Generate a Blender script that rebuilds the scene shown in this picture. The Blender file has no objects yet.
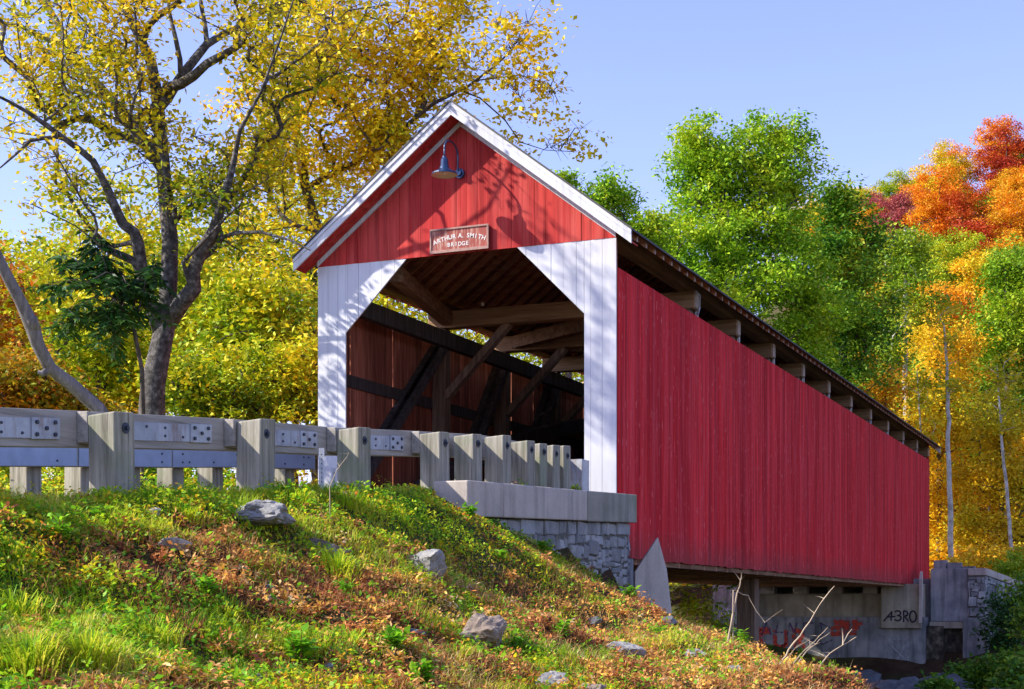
import bpy, math, random
import numpy as np
from mathutils import Vector, Matrix, noise
from mathutils.bvhtree import BVHTree
PI = math.pi
rnd = random.Random(7)
NR = np.random.default_rng(11)
col = bpy.context.scene.collection

# ---------------------------------------------------------------- frame of the place
# world X runs along the bridge (0 at the near portal), Y across it (0 at the near side wall), Z = 0 at eye level
AX, AY = 0.3942, 0.9190
P0X, P0Y = 1.53, 22.3
FPX, HOR = 1529.0, 608.0
def c2w(X, Y, z=0.0):
    dx, dy = X - P0X, Y - P0Y
    return Vector((AX*dx + AY*dy, -AY*dx + AX*dy, z))
def pix(x, y, D):
    return c2w((x-512)/FPX*D, D, (HOR-y)/FPX*D)
CAM = c2w(0, 0, 0)
SUN_TRAVEL = Vector((0.55, -0.95, -0.84)).normalized()

# ---------------------------------------------------------------- organisation helpers
def tag(o, label=None, cat=None, group=None, kind=None):
    if label: o['label'] = label
    if cat: o['category'] = cat
    if group: o['group'] = group
    if kind: o['kind'] = kind
    return o
def empty(name, loc=(0,0,0), rz=0):
    o = bpy.data.objects.new(name, None); col.objects.link(o)
    o.location = loc; o.rotation_euler = (0,0,rz); o.empty_display_size = 0.3
    return o
def base_of(parent):
    v = Vector((0,0,0)); p = parent
    while p is not None:
        v += Vector(p.location); p = p.parent
    return v
class MB:
    def __init__(self): self.v = []; self.f = []
    def add(self, vs, fs):
        n = len(self.v); self.v += [tuple(p) for p in vs]; self.f += [tuple(i+n for i in f) for f in fs]
    def box(self, x0,x1,y0,y1,z0,z1):
        if x1<x0: x0,x1=x1,x0
        if y1<y0: y0,y1=y1,y0
        if z1<z0: z0,z1=z1,z0
        self.add([(x0,y0,z0),(x1,y0,z0),(x1,y1,z0),(x0,y1,z0),(x0,y0,z1),(x1,y0,z1),(x1,y1,z1),(x0,y1,z1)],
                 [(0,3,2,1),(4,5,6,7),(0,1,5,4),(1,2,6,5),(2,3,7,6),(3,0,4,7)])
        return self
    def hexa(self, b, t):
        self.add(list(b)+list(t), [(0,3,2,1),(4,5,6,7),(0,1,5,4),(1,2,6,5),(2,3,7,6),(3,0,4,7)]); return self
    def beam(self, p, q, w, h, up=(0,0,1)):
        p, q = Vector(p), Vector(q); d = (q-p).normalized(); up = Vector(up)
        s = d.cross(up)
        if s.length < 1e-3: s = d.cross(Vector((1,0,0)))
        s.normalize(); u = s.cross(d).normalized()
        s = s*w/2; u = u*h/2
        b = [p-s-u, p+s-u, p+s+u, p-s+u]; t = [q-s-u, q+s-u, q+s+u, q-s+u]
        self.add(b+t, [(0,1,2,3),(4,7,6,5),(0,4,5,1),(1,5,6,2),(2,6,7,3),(3,7,4,0)]); return self
    def tube(self, pts, radii, n=6, cap=True):
        pts = [Vector(p) for p in pts]; base = len(self.v)
        ref = Vector((0.3,0.5,0.81)).normalized(); m = len(pts)
        for i, p in enumerate(pts):
            d = (pts[min(i+1,m-1)]-pts[max(i-1,0)])
            if d.length < 1e-6: d = Vector((0,0,1))
            d.normalize(); s = d.cross(ref)
            if s.length < 0.1: s = d.cross(Vector((1,0,0)))
            s.normalize(); u = s.cross(d)
            r = radii[i] if hasattr(radii,'__len__') else radii
            for k in range(n):
                a = 2*PI*k/n; self.v.append(tuple(p + s*(math.cos(a)*r) + u*(math.sin(a)*r)))
        for i in range(m-1):
            for k in range(n):
                a = base+i*n+k; b = base+i*n+(k+1)%n
                self.f.append((a, b, b+n, a+n))
        if cap:
            self.f.append(tuple(base+k for k in range(n))); self.f.append(tuple(base+(m-1)*n+k for k in reversed(range(n))))
        return self
    def cyl(self, c, d, r, L, n=16, r2=None):
        c = Vector(c); d = Vector(d).normalized()
        return self.tube([c, c+d*L], [r, r if r2 is None else r2], n)
    def lathe(self, c, prof, n=28):
        base = len(self.v); c = Vector(c)
        for r, z in prof:
            for k in range(n):
                a = 2*PI*k/n; self.v.append((c.x+r*math.cos(a), c.y+r*math.sin(a), c.z+z))
        for i in range(len(prof)-1):
            for k in range(n):
                a = base+i*n+k; b = base+i*n+(k+1)%n
                self.f.append((a, b, b+n, a+n))
        return self
    def prismx(self, poly, x0, x1):            # polygon in (y,z) extruded along x
        n = len(poly); base = len(self.v)
        self.v += [(x0,y,z) for y,z in poly] + [(x1,y,z) for y,z in poly]
        self.f.append(tuple(base+i for i in range(n))); self.f.append(tuple(base+n+i for i in reversed(range(n))))
        for i in range(n):
            j = (i+1)%n; self.f.append((base+i, base+n+i, base+n+j, base+j))
        return self
    def prismy(self, poly, y0, y1):            # polygon in (x,z) extruded along y
        n = len(poly); base = len(self.v)
        self.v += [(x,y0,z) for x,z in poly] + [(x,y1,z) for x,z in poly]
        self.f.append(tuple(base+i for i in reversed(range(n)))); self.f.append(tuple(base+n+i for i in range(n)))
        for i in range(n):
            j = (i+1)%n; self.f.append((base+i, base+j, base+n+j, base+n+i))
        return self
    def prismz(self, poly, z0, z1):
        n = len(poly); base = len(self.v)
        self.v += [(x,y,z0) for x,y in poly] + [(x,y,z1) for x,y in poly]
        self.f.append(tuple(base+i for i in reversed(range(n)))); self.f.append(tuple(base+n+i for i in range(n)))
        for i in range(n):
            j = (i+1)%n; self.f.append((base+i, base+j, base+n+j, base+n+i))
        return self
    def build(self, name, mat, parent=None, smooth=False, origin=None, bevel=0.0):
        me = bpy.data.meshes.new(name); sh = base_of(parent) if parent else Vector(origin or (0,0,0))
        me.from_pydata([(x-sh.x,y-sh.y,z-sh.z) for x,y,z in self.v], [], self.f)
        me.update()
        if smooth: me.polygons.foreach_set('use_smooth', [True]*len(me.polygons))
        me.materials.append(mat)
        o = bpy.data.objects.new(name, me); col.objects.link(o)
        if parent: o.parent = parent
        else: o.location = sh
        if bevel:
            b = o.modifiers.new('edge','BEVEL'); b.width = bevel; b.segments = 2; b.limit_method='ANGLE'
        return o
def np_mesh(name, verts, faces, mat, parent=None, origin=(0,0,0), smooth=False):
    # faces: (N,4) or (N,3) array
    me = bpy.data.meshes.new(name)
    sh = np.array(base_of(parent) if parent else origin)
    verts = (verts - sh).astype(np.float32); faces = faces.astype(np.int32)
    n, k = faces.shape
    me.vertices.add(len(verts)); me.vertices.foreach_set('co', verts.ravel())
    me.loops.add(n*k); me.loops.foreach_set('vertex_index', faces.ravel())
    me.polygons.add(n); me.polygons.foreach_set('loop_start', np.arange(0,n*k,k,dtype=np.int32))
    try: me.polygons.foreach_set('loop_total', np.full(n,k,dtype=np.int32))
    except Exception: pass
    if smooth: me.polygons.foreach_set('use_smooth', np.ones(n,dtype=bool))
    me.update(calc_edges=True); me.validate()
    me.materials.append(mat)
    o = bpy.data.objects.new(name, me); col.objects.link(o)
    if parent: o.parent = parent
    else: o.location = origin
    return o

# ---------------------------------------------------------------- materials
class NB:
    def __init__(self, name):
        self.m = bpy.data.materials.new(name); self.m.use_nodes = True
        self.t = self.m.node_tree; self.n = self.t.nodes; self.l = self.t.links
        self.p = self.n['Principled BSDF']; self.out = self.n['Material Output']
        self.p.inputs['Roughness'].default_value = 0.8
        self.tc = self.n.new('ShaderNodeTexCoord')
    def link(self, a, b): self.l.new(a, b)
    def map(self, scale=(1,1,1), src=None, rot=(0,0,0)):
        m = self.n.new('ShaderNodeMapping'); m.inputs['Scale'].default_value = scale; m.inputs['Rotation'].default_value = rot
        self.link(src or self.tc.outputs['Object'], m.inputs[0]); return m.outputs[0]
    def noise(self, scale=1, vec=None, detail=4, rough=0.55, dist=0):
        n = self.n.new('ShaderNodeTexNoise'); n.inputs['Scale'].default_value = scale
        n.inputs['Detail'].default_value = detail; n.inputs['Roughness'].default_value = rough
        n.inputs['Distortion'].default_value = dist
        self.link(vec or self.tc.outputs['Object'], n.inputs['Vector']); return n.outputs['Fac']
    def voro(self, scale=1, vec=None, feature='F1', out='Distance'):
        n = self.n.new('ShaderNodeTexVoronoi'); n.feature = feature; n.inputs['Scale'].default_value = scale
        self.link(vec or self.tc.outputs['Object'], n.inputs['Vector']); return n.outputs[out]
    def ramp(self, fac, stops, interp='LINEAR'):
        r = self.n.new('ShaderNodeValToRGB'); e = r.color_ramp.elements; r.color_ramp.interpolation = interp
        while len(e) < len(stops): e.new(0.5)
        for i, (p, c) in enumerate(stops):
            e[i].position = p
            e[i].color = (c if len(c)==4 else (*c,1)) if hasattr(c,'__len__') else (c,c,c,1)
        self.link(fac, r.inputs[0]); return r.outputs[0]
    def math(self, op, a, b=None, c=None, clamp=False):
        m = self.n.new('ShaderNodeMath'); m.operation = op; m.use_clamp = clamp
        for i, x in enumerate((a,b,c)):
            if x is None: continue
            if isinstance(x,(int,float)): m.inputs[i].default_value = x
            else: self.link(x, m.inputs[i])
        return m.outputs[0]
    def mix(self, fac, a, b, mode='MIX'):
        m = self.n.new('ShaderNodeMix'); m.data_type='RGBA'; m.blend_type = mode
        for i, x in ((0,fac),(6,a),(7,b)):
            if isinstance(x,(int,float)): m.inputs[i].default_value = x
            elif isinstance(x,tuple): m.inputs[i].default_value = (*x,1)
            else: self.link(x, m.inputs[i])
        return m.outputs[2]
    def island(self):
        g = self.n.new('ShaderNodeNewGeometry'); return g.outputs['Random Per Island']
    def objrand(self):
        g = self.n.new('ShaderNodeObjectInfo'); return g.outputs['Random']
    def bump(self, h, strength=0.3, dist=0.02):
        b = self.n.new('ShaderNodeBump'); b.inputs['Strength'].default_value = strength; b.inputs['Distance'].default_value = dist
        self.link(h, b.inputs['Height']); self.link(b.outputs[0], self.p.inputs['Normal']); return self
    def color(self, c, rough=None, metal=0, spec=None):
        if isinstance(c, tuple): self.p.inputs['Base Color'].default_value = (*c,1)
        else: self.link(c, self.p.inputs['Base Color'])
        if rough is not None:
            if isinstance(rough,(int,float)): self.p.inputs['Roughness'].default_value = rough
            else: self.link(rough, self.p.inputs['Roughness'])
        self.p.inputs['Metallic'].default_value = metal
        if spec is not None: self.p.inputs['Specular IOR Level'].default_value = spec
        return self

def painted(name, c, dark, light, fleck=None, peel=0.0, wood=(0.22,0.19,0.16), sk=0.62, fade=None):
    b = NB(name); isl = b.island()
    base = b.ramp(isl, [(0,dark),(0.5,c),(1,light)])
    st = b.noise(1, b.map((14,14,0.9)), 5, 0.65)
    base = b.mix(0.75, base, b.ramp(st, [(0.25,sk),(0.6,1.0),(0.85,1.10)]), 'MULTIPLY')
    big = b.noise(0.35, b.map((1,1,0.6)), 3)
    base = b.mix(0.5, base, b.ramp(big, [(0.3,0.72),(0.65,1.05)]), 'MULTIPLY')
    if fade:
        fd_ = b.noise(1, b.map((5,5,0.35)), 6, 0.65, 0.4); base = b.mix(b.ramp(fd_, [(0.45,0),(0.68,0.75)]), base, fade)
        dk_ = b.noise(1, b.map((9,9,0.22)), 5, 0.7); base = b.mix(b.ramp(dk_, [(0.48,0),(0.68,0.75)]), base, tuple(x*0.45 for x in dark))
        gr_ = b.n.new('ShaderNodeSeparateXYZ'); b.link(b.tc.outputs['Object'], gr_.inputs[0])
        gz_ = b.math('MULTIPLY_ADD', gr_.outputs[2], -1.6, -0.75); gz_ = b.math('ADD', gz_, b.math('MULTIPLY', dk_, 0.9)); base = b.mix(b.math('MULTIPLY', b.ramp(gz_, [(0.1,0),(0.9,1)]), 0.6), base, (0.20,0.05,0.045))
    if fleck:
        fl = b.noise(1, b.map((26,26,6)), 2, 0.5)
        base = b.mix(b.ramp(fl, [(0.665,0),(0.71,0.75)]), base, fleck)
    if peel:
        pl = b.noise(1, b.map((30,30,2.2)), 6, 0.7)
        base = b.mix(b.ramp(pl, [(1-peel-0.07,0),(1-peel,1)]), base, wood)
    b.color(base, 0.7, spec=0.1); b.bump(st, 0.25, 0.01)
    return b.m
def raw_wood(name, dark, mid, light, axis='z', rough=0.85, var=1.0, moss=None):
    b = NB(name); isl = b.island()
    sc = {'x':(0.9,16,16),'y':(16,0.9,16),'z':(16,16,0.9)}[axis]
    g = b.noise(1, b.map(sc), 6, 0.7, 0.3)
    c = b.ramp(g, [(0.25,dark),(0.5,mid),(0.78,light)])
    c = b.mix(0.8*var, c, b.ramp(isl, [(0,0.55),(0.5,1.0),(1,1.3)]), 'MULTIPLY')
    cr = b.noise(1, b.map(tuple(s*2.3 if s>2 else s*0.7 for s in sc)), 3, 0.5)
    c = b.mix(b.ramp(cr, [(0.66,0),(0.72,0.7)]), c, tuple(x*0.35 for x in dark))
    if moss:
        mo = b.noise(2.2, None, 4); c = b.mix(b.ramp(mo, [(0.55,0),(0.7,0.6)]), c, moss)
    b.color(c, rough, spec=0.2); b.bump(g, 0.45, 0.012)
    return b.m
def leafy(name, pal, nscale=0.4, trans=0.35, objvar=0.0, rough=0.55):
    b = NB(name); isl = b.island()
    nz = b.noise(nscale, None, 2)
    f = b.math('MULTIPLY_ADD', nz, 1.9, -0.72)
    f = b.math('MULTIPLY_ADD', isl, 0.55, f)
    if objvar: f = b.math('ADD', f, b.math('MULTIPLY_ADD', b.objrand(), objvar, -objvar/2))
    c = b.ramp(f, [(i/(len(pal)-1), p) for i,p in enumerate(pal)])
    wn = b.n.new('ShaderNodeTexWhiteNoise'); wn.noise_dimensions='1D'; b.link(isl, wn.inputs['W'])
    c = b.mix(0.6, c, b.ramp(wn.outputs['Value'], [(0,0.42),(0.35,0.8),(0.7,1.05),(1,1.4)]), 'MULTIPLY')
    b.color(c, rough, spec=0.25)
    tr = b.n.new('ShaderNodeBsdfTranslucent'); b.link(c, tr.inputs['Color'])
    mx = b.n.new('ShaderNodeMixShader'); mx.inputs[0].default_value = trans
    b.link(b.p.outputs[0], mx.inputs[1]); b.link(tr.outputs[0], mx.inputs[2]); b.link(mx.outputs[0], b.out.inputs[0])
    return b.m
def stony(name, a, bcol, c, per_island=True, spots=None, bs=0.5, sc=3.0):
    b = NB(name)
    n1 = b.noise(sc, None, 8, 0.65); col_ = b.ramp(n1, [(0.3,a),(0.52,bcol),(0.75,c)])
    if per_island: col_ = b.mix(0.7, col_, b.ramp(b.island(), [(0,0.55),(0.5,1),(1,1.45)]), 'MULTIPLY')
    if spots:
        n3 = b.noise(sc*4, None, 3); col_ = b.mix(b.ramp(n3,[(0.6,0),(0.68,0.7)]), col_, spots)
    b.color(col_, 0.9, spec=0.2); b.bump(b.noise(sc*5, None, 6, 0.7), bs, 0.03)
    return b.m
def concrete(name, a, bcol, stain=(0.03,0.03,0.03), moss=None, st=0.6):
    b = NB(name)
    n1 = b.noise(1.6, None, 6, 0.6); c = b.ramp(n1, [(0.3,a),(0.7,bcol)])
    s = b.noise(1, b.map((5,5,0.5)), 5, 0.6)
    c = b.mix(b.ramp(s, [(0.48,0),(0.75,st)]), c, stain)
    f = b.noise(40, None, 3); c = b.mix(0.35, c, b.ramp(f,[(0.3,0.7),(0.7,1.15)]), 'MULTIPLY')
    if moss: c = b.mix(b.ramp(b.noise(1.1,None,4),[(0.55,0),(0.72,0.7)]), c, moss)
    b.color(c, 0.9, spec=0.2); b.bump(f, 0.25, 0.01)
    return b.m
def plain(name, c, rough=0.5, metal=0, var=0.25, sc=8):
    b = NB(name); cc = b.mix(var, c, b.ramp(b.noise(sc,None,4),[(0.3,0.5),(0.7,1.2)]), 'MULTIPLY')
    b.color(cc, rough, metal); return b.m

M = {}
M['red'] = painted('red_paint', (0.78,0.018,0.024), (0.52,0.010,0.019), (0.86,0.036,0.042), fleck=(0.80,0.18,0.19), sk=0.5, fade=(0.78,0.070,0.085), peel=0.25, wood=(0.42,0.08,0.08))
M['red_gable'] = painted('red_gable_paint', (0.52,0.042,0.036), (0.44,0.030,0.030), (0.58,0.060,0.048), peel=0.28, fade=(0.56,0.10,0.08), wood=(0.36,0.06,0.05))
M['white'] = painted('white_paint', (0.63,0.64,0.67), (0.61,0.62,0.65), (0.65,0.66,0.69), sk=0.86)
M['trim'] = painted('white_trim_paint', (0.66,0.67,0.69), (0.64,0.65,0.67), (0.69,0.69,0.70), peel=0.30, wood=(0.3,0.29,0.28))
M['inner'] = raw_wood('old_brown_boards', (0.07,0.025,0.018), (0.34,0.11,0.065), (0.60,0.27,0.17), var=1.2)
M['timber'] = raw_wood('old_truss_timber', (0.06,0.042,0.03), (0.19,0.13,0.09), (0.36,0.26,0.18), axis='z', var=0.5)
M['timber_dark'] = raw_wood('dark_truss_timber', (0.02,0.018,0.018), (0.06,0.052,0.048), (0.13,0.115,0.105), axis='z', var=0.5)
M['timber_y'] = raw_wood('old_cross_timber', (0.14,0.085,0.05), (0.34,0.22,0.125), (0.52,0.37,0.23), axis='y', var=0.5)
M['timber_x'] = raw_wood('old_long_timber', (0.08,0.045,0.028), (0.22,0.125,0.07), (0.38,0.24,0.14), axis='x', var=0.4)
M['rafter'] = raw_wood('rafter_wood', (0.20,0.09,0.055), (0.44,0.21,0.13), (0.58,0.36,0.24), axis='y', var=0.6)
M['sheath'] = raw_wood('roof_sheathing', (0.10,0.035,0.025), (0.30,0.11,0.07), (0.46,0.20,0.13), axis='x')
M['post'] = raw_wood('weathered_guard_post', (0.08,0.075,0.05), (0.31,0.29,0.22), (0.58,0.54,0.44), axis='z', var=0.6, moss=(0.20,0.24,0.13))
M['rail'] = raw_wood('weathered_guard_rail', (0.20,0.18,0.15), (0.36,0.33,0.28), (0.50,0.46,0.40), axis='x', var=0.35)
M['steel'] = plain('galvanised_steel', (0.42,0.44,0.46), 0.55, 0.35, 0.35, 6)
M['steel_shade_blue'] = plain('shade_blue_galvanised_plate', (0.30,0.38,0.50), 0.5, 0.3, 0.3, 5)  # bluish shade and sky reflection painted into the far plates' colour
M['bolt'] = plain('dark_bolt_steel', (0.06,0.07,0.09), 0.5, 0.7, 0.3, 30)
_b = NB('rusty_galvanised_plate'); _c = _b.ramp(_b.noise(3,None,6,0.7),[(0.3,(0.26,0.28,0.31)),(0.6,(0.46,0.48,0.50))]); _c = _b.mix(_b.ramp(_b.noise(1,_b.map((9,9,1.6)),6,0.7),[(0.52,0),(0.68,0.8)]), _c, (0.24,0.13,0.07)); _b.color(_c,0.6,0.3); _b.bump(_b.noise(6,None,5),0.4,0.02); M['steel'] = _b.m
M['roof'] = plain('dark_roof_sheet', (0.045,0.045,0.045), 0.6, 0.1, 0.5, 3)
M['tailend'] = raw_wood('pale_rafter_end', (0.22,0.17,0.13), (0.40,0.32,0.26), (0.55,0.46,0.38), axis='y', var=0.5)
M['lamp'] = plain('blue_enamel', (0.025,0.06,0.14), 0.3, 0.2, 0.3, 12)
M['lampin'] = plain('cream_shade_lining', (0.70,0.52,0.36), 0.5, 0, 0.2, 12)
M['glass'] = plain('frosted_bulb', (0.8,0.75,0.65), 0.2, 0, 0.1)
M['sign'] = painted('sign_board_paint', (0.34,0.09,0.07), (0.30,0.07,0.06), (0.38,0.11,0.09), peel=0.42, wood=(0.46,0.26,0.20))
M['signtext'] = plain('sign_lettering', (0.66,0.60,0.56), 0.6, 0, 0.25, 38)
M['signframe'] = plain('sign_frame', (0.36,0.20,0.16), 0.7, 0, 0.5, 25)
M['concrete'] = concrete('concrete_cap', (0.40,0.35,0.30), (0.56,0.50,0.43), stain=(0.16,0.15,0.13), st=0.5)
M['concrete_dark'] = concrete('concrete_block', (0.24,0.23,0.18), (0.36,0.34,0.28), stain=(0.08,0.09,0.06), moss=(0.15,0.19,0.08))
M['abut'] = concrete('abutment_concrete', (0.16,0.17,0.18), (0.40,0.40,0.39), stain=(0.05,0.055,0.06), st=0.85)
M['abut_warm'] = concrete('abutment_seat_concrete', (0.30,0.26,0.19), (0.50,0.45,0.34), stain=(0.10,0.085,0.065))
M['blackish'] = stony('blackish_rubble', (0.015,0.015,0.014), (0.08,0.07,0.05), (0.32,0.28,0.20), False, bs=0.8, sc=4)  # very dark, unevenly mottled rubble
M['stone'] = stony('grey_rubble_stone', (0.17,0.18,0.18), (0.28,0.29,0.29), (0.42,0.42,0.40), True, spots=(0.2,0.18,0.12))
M['mortar'] = stony('mortar', (0.10,0.10,0.09), (0.15,0.15,0.13), (0.22,0.21,0.19), False, sc=8)
M['rock'] = stony('boulder_grey', (0.16,0.16,0.155), (0.30,0.295,0.28), (0.46,0.45,0.42), False, spots=(0.14,0.13,0.10), sc=5)
M['rock_brown'] = stony('boulder_brown', (0.13,0.10,0.08), (0.25,0.20,0.16), (0.38,0.33,0.28), False, spots=(0.09,0.08,0.05), sc=5)
M['rock_dark'] = stony('river_rock', (0.07,0.08,0.09), (0.16,0.17,0.18), (0.30,0.31,0.32), False, sc=3)
M['bark'] = stony('grey_bark', (0.025,0.022,0.02), (0.12,0.11,0.10), (0.38,0.36,0.34), False, bs=1.0, sc=11)
M['bark_bare'] = raw_wood('bare_grey_wood', (0.07,0.06,0.055), (0.19,0.17,0.16), (0.36,0.33,0.31), axis='z', var=0.2)
M['birch'] = stony('pale_bark', (0.22,0.20,0.17), (0.50,0.47,0.42), (0.70,0.67,0.62), False, sc=3)
M['bark_dark'] = stony('dark_bark', (0.03,0.025,0.02), (0.09,0.075,0.06), (0.18,0.15,0.12), False, sc=5)
M['stalk'] = plain('dry_stalk', (0.42,0.33,0.22), 0.8, 0, 0.5, 10)
M['wire'] = plain('grey_conduit', (0.35,0.36,0.38), 0.5, 0.3, 0.2)
M['redspray'] = plain('red_spray_paint', (0.55,0.05,0.02), 0.7, 0, 0.5, 9)
M['blackspray'] = plain('black_spray_paint', (0.02,0.015,0.03), 0.7, 0, 0.3, 9)
M['whitespray'] = plain('white_spray_paint', (0.5,0.52,0.55), 0.7, 0, 0.5, 9)
M['purplespray'] = plain('purple_spray_paint', (0.08,0.05,0.14), 0.7, 0, 0.4, 9)
for k_ in ('redspray','blackspray','whitespray','purplespray'):      # worn paint: patches of bare concrete show through
    m_ = M[k_]; t_ = m_.node_tree; n_ = t_.nodes.new('ShaderNodeTexNoise'); n_.inputs['Scale'].default_value = 7; n_.inputs['Detail'].default_value = 8
    tc_ = t_.nodes.new('ShaderNodeTexCoord'); t_.links.new(tc_.outputs['Object'], n_.inputs['Vector'])
    r_ = t_.nodes.new('ShaderNodeValToRGB'); e0_ = 0.26 if k_ == 'blackspray' else 0.38; r_.color_ramp.elements[0].position = e0_; r_.color_ramp.elements[1].position = e0_+0.16
    r_.color_ramp.elements[0].color = (0.1,0.1,0.1,1); r_.color_ramp.elements[1].color = (0.95,0.95,0.95,1)
    t_.links.new(n_.outputs['Fac'], r_.inputs[0]); t_.links.new(r_.outputs[0], t_.nodes['Principled BSDF'].inputs['Alpha'])
# road
b = NB('old_asphalt'); b.color(b.ramp(b.noise(30,None,6),[(0.3,0.03),(0.7,0.08)]), 0.9); b.bump(b.noise(90,None,3),0.3,0.01); M['asphalt'] = b.m
b = NB('river_water'); b.color((0.02,0.025,0.02), 0.06); b.bump(b.noise(3,None,5),0.4,0.05); M['water'] = b.m
# ground: soil, moss and leaf mould
b = NB('leafy_soil')
c = b.ramp(b.noise(1.3,None,6,0.65), [(0.3,(0.03,0.018,0.01)),(0.5,(0.06,0.036,0.02)),(0.7,(0.10,0.062,0.034))])
c = b.mix(b.ramp(b.noise(0.5,None,5),[(0.42,0),(0.62,0.85)]), c, (0.055,0.085,0.02))
c = b.mix(b.ramp(b.voro(22),[(0.05,0.6),(0.3,0)]), c, (0.22,0.11,0.05))
b.color(c,0.95,spec=0.1); b.bump(b.noise(14,None,8,0.7),0.9,0.06); M['soil'] = b.m
# foliage palettes
Y1,Y2,Y3 = (0.72,0.40,0.012),(0.80,0.50,0.03),(0.60,0.30,0.01)
M['leaf_main'] = leafy('yellow_leaves', [(0.13,0.26,0.012),(0.36,0.46,0.015),(0.74,0.66,0.02),(0.88,0.68,0.02),(0.88,0.60,0.015),(0.82,0.46,0.012)], 0.28, 0.28)
M['leaf_right'] = leafy('golden_leaves', [(0.26,0.36,0.02),(0.68,0.62,0.02),(0.90,0.70,0.02),(0.90,0.60,0.015),(0.82,0.44,0.012)], 0.3, 0.28)
M['leaf_yg'] = leafy('yellow_green_leaves', [(0.08,0.18,0.01),(0.24,0.38,0.012),(0.54,0.58,0.015),(0.80,0.64,0.02),(0.80,0.46,0.015)], 0.35, 0.28)
M['leaf_rust'] = leafy('rusty_leaves', [(0.20,0.24,0.015),(0.45,0.33,0.015),(0.64,0.27,0.012),(0.60,0.15,0.012),(0.38,0.08,0.012)], 0.3, 0.28)
M['leaf_dk'] = leafy('deep_green_leaves', [(0.010,0.045,0.012),(0.022,0.085,0.016),(0.05,0.14,0.02),(0.12,0.20,0.02)], 0.35, 0.25)
M['leaf_green'] = leafy('green_leaves', [(0.07,0.20,0.010),(0.16,0.36,0.012),(0.28,0.49,0.014),(0.42,0.57,0.02),(0.58,0.60,0.02)], 0.35, 0.28)
M['leaf_gmid'] = leafy('mid_green_leaves', [(0.03,0.12,0.012),(0.07,0.21,0.014),(0.15,0.32,0.016),(0.30,0.40,0.02),(0.62,0.40,0.02)], 0.3, 0.28)
M['leaf_or'] = leafy('orange_leaves', [(0.66,0.46,0.02),(0.84,0.42,0.015),(0.84,0.28,0.010),(0.72,0.15,0.010)], 0.2, 0.28, 0.5)
M['leaf_red'] = leafy('red_leaves', [(0.62,0.22,0.02),(0.58,0.10,0.012),(0.46,0.05,0.015),(0.35,0.04,0.03)], 0.2, 0.28, 0.5)
M['leaf_pink'] = leafy('pinkish_red_leaves', [(0.45,0.14,0.12),(0.42,0.08,0.09),(0.32,0.05,0.07)], 0.2, 0.28, 0.3)
M['leaf_yel'] = leafy('bright_yellow_leaves', [(0.52,0.52,0.02),(0.82,0.60,0.02),(0.88,0.52,0.015),(0.80,0.36,0.012)], 0.2, 0.28, 0.5)
M['leaf_lime'] = leafy('lime_leaves', [(0.14,0.30,0.012),(0.30,0.46,0.015),(0.52,0.56,0.02),(0.68,0.56,0.02)], 0.2, 0.28, 0.5)
M['leaf_hg'] = leafy('hill_green_leaves', [(0.07,0.19,0.015),(0.15,0.30,0.015),(0.28,0.42,0.02),(0.48,0.46,0.02)], 0.2, 0.28, 0.5)
M['grass'] = leafy('grass_blades', [(0.09,0.26,0.012),(0.22,0.44,0.015),(0.46,0.60,0.02),(0.74,0.70,0.05),(0.80,0.66,0.22)], 0.6, 0.45)
M['weed'] = leafy('weed_leaves', [(0.06,0.22,0.012),(0.18,0.44,0.015),(0.42,0.62,0.02),(0.78,0.68,0.02),(0.70,0.24,0.03)], 0.9, 0.45)
M['weedplant'] = leafy('fresh_weed_leaves', [(0.10,0.34,0.015),(0.22,0.50,0.02),(0.44,0.66,0.03)], 1.0, 0.45)
M['litter'] = leafy('fallen_leaves', [(0.10,0.035,0.025),(0.34,0.10,0.045),(0.60,0.22,0.06),(0.74,0.40,0.14),(0.86,0.50,0.05),(0.74,0.58,0.36)], 1.2, 0.3, rough=0.8)
M['bracken'] = leafy('dead_stems', [(0.16,0.05,0.03),(0.40,0.15,0.06),(0.58,0.32,0.11),(0.74,0.60,0.28)], 1.0, 0.3, rough=0.8)
# ---------------------------------------------------------------- terrain
def zr(u):                                   # level of the road and of the ground at the guard rail
    return float(zr_np(np.array([u]))[0])
def zr_np(u):
    s = -np.asarray(u) - 0.17
    return np.interp(s, [-60,0,4,5.1,7,8.9,10.9,15,20,30,60], [1.62,1.60,1.45,1.31,1.17,1.06,0.89,0.55,0.15,-0.5,-1.4])
def ztop(s):
    return float(np.interp(s, [0,3.27,4.17,5.1,6.98,8.89,10.93,12,16,20], [2.30,2.20,2.135,2.05,1.89,1.76,1.59,1.49,1.15,0.75]))
CP = []
def cst(s,t,z): CP.append((-s-0.17, 0.395-t, z))
def cpx(x,y,D):
    p = pix(x,y,D); CP.append((p.x,p.y,p.z))
for s in (0.6,2.5,5,7,9,11,13,15,18,22,27,34,45):
    zz = float(zr_np(-s-0.17)); cst(s,0.15,zz); cst(s,-4.9,zz-0.02)
    if s>8: cst(s,0.45,zz-0.06)
    cst(s,-7.5,zz-0.3); cst(s,-14,zz-0.5+0.02*s); cst(s,-25,zz-0.3+0.03*s)
for s,z in ((7.4,1.02),(6.3,1.08),(5.2,1.00),(4.2,0.86),(3.4,0.76),(2.62,0.63),(1.8,0.48),(1.1,0.36),(0.3,0.20),(-0.5,0.02)): cst(s,0.66,z)
cst(-1.3,0.8,-0.25); cst(-0.4,1.6,-0.35)
for x,y,D in ((700,635,19),(760,660,16),(840,689,13),(500,600,15),(500,689,11),(200,689,8.6),(0,689,7.6),(0,600,9.2),(200,600,10.6),(650,689,12),(380,560,13.4),(100,560,10.4)): cpx(x,y,D)
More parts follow.
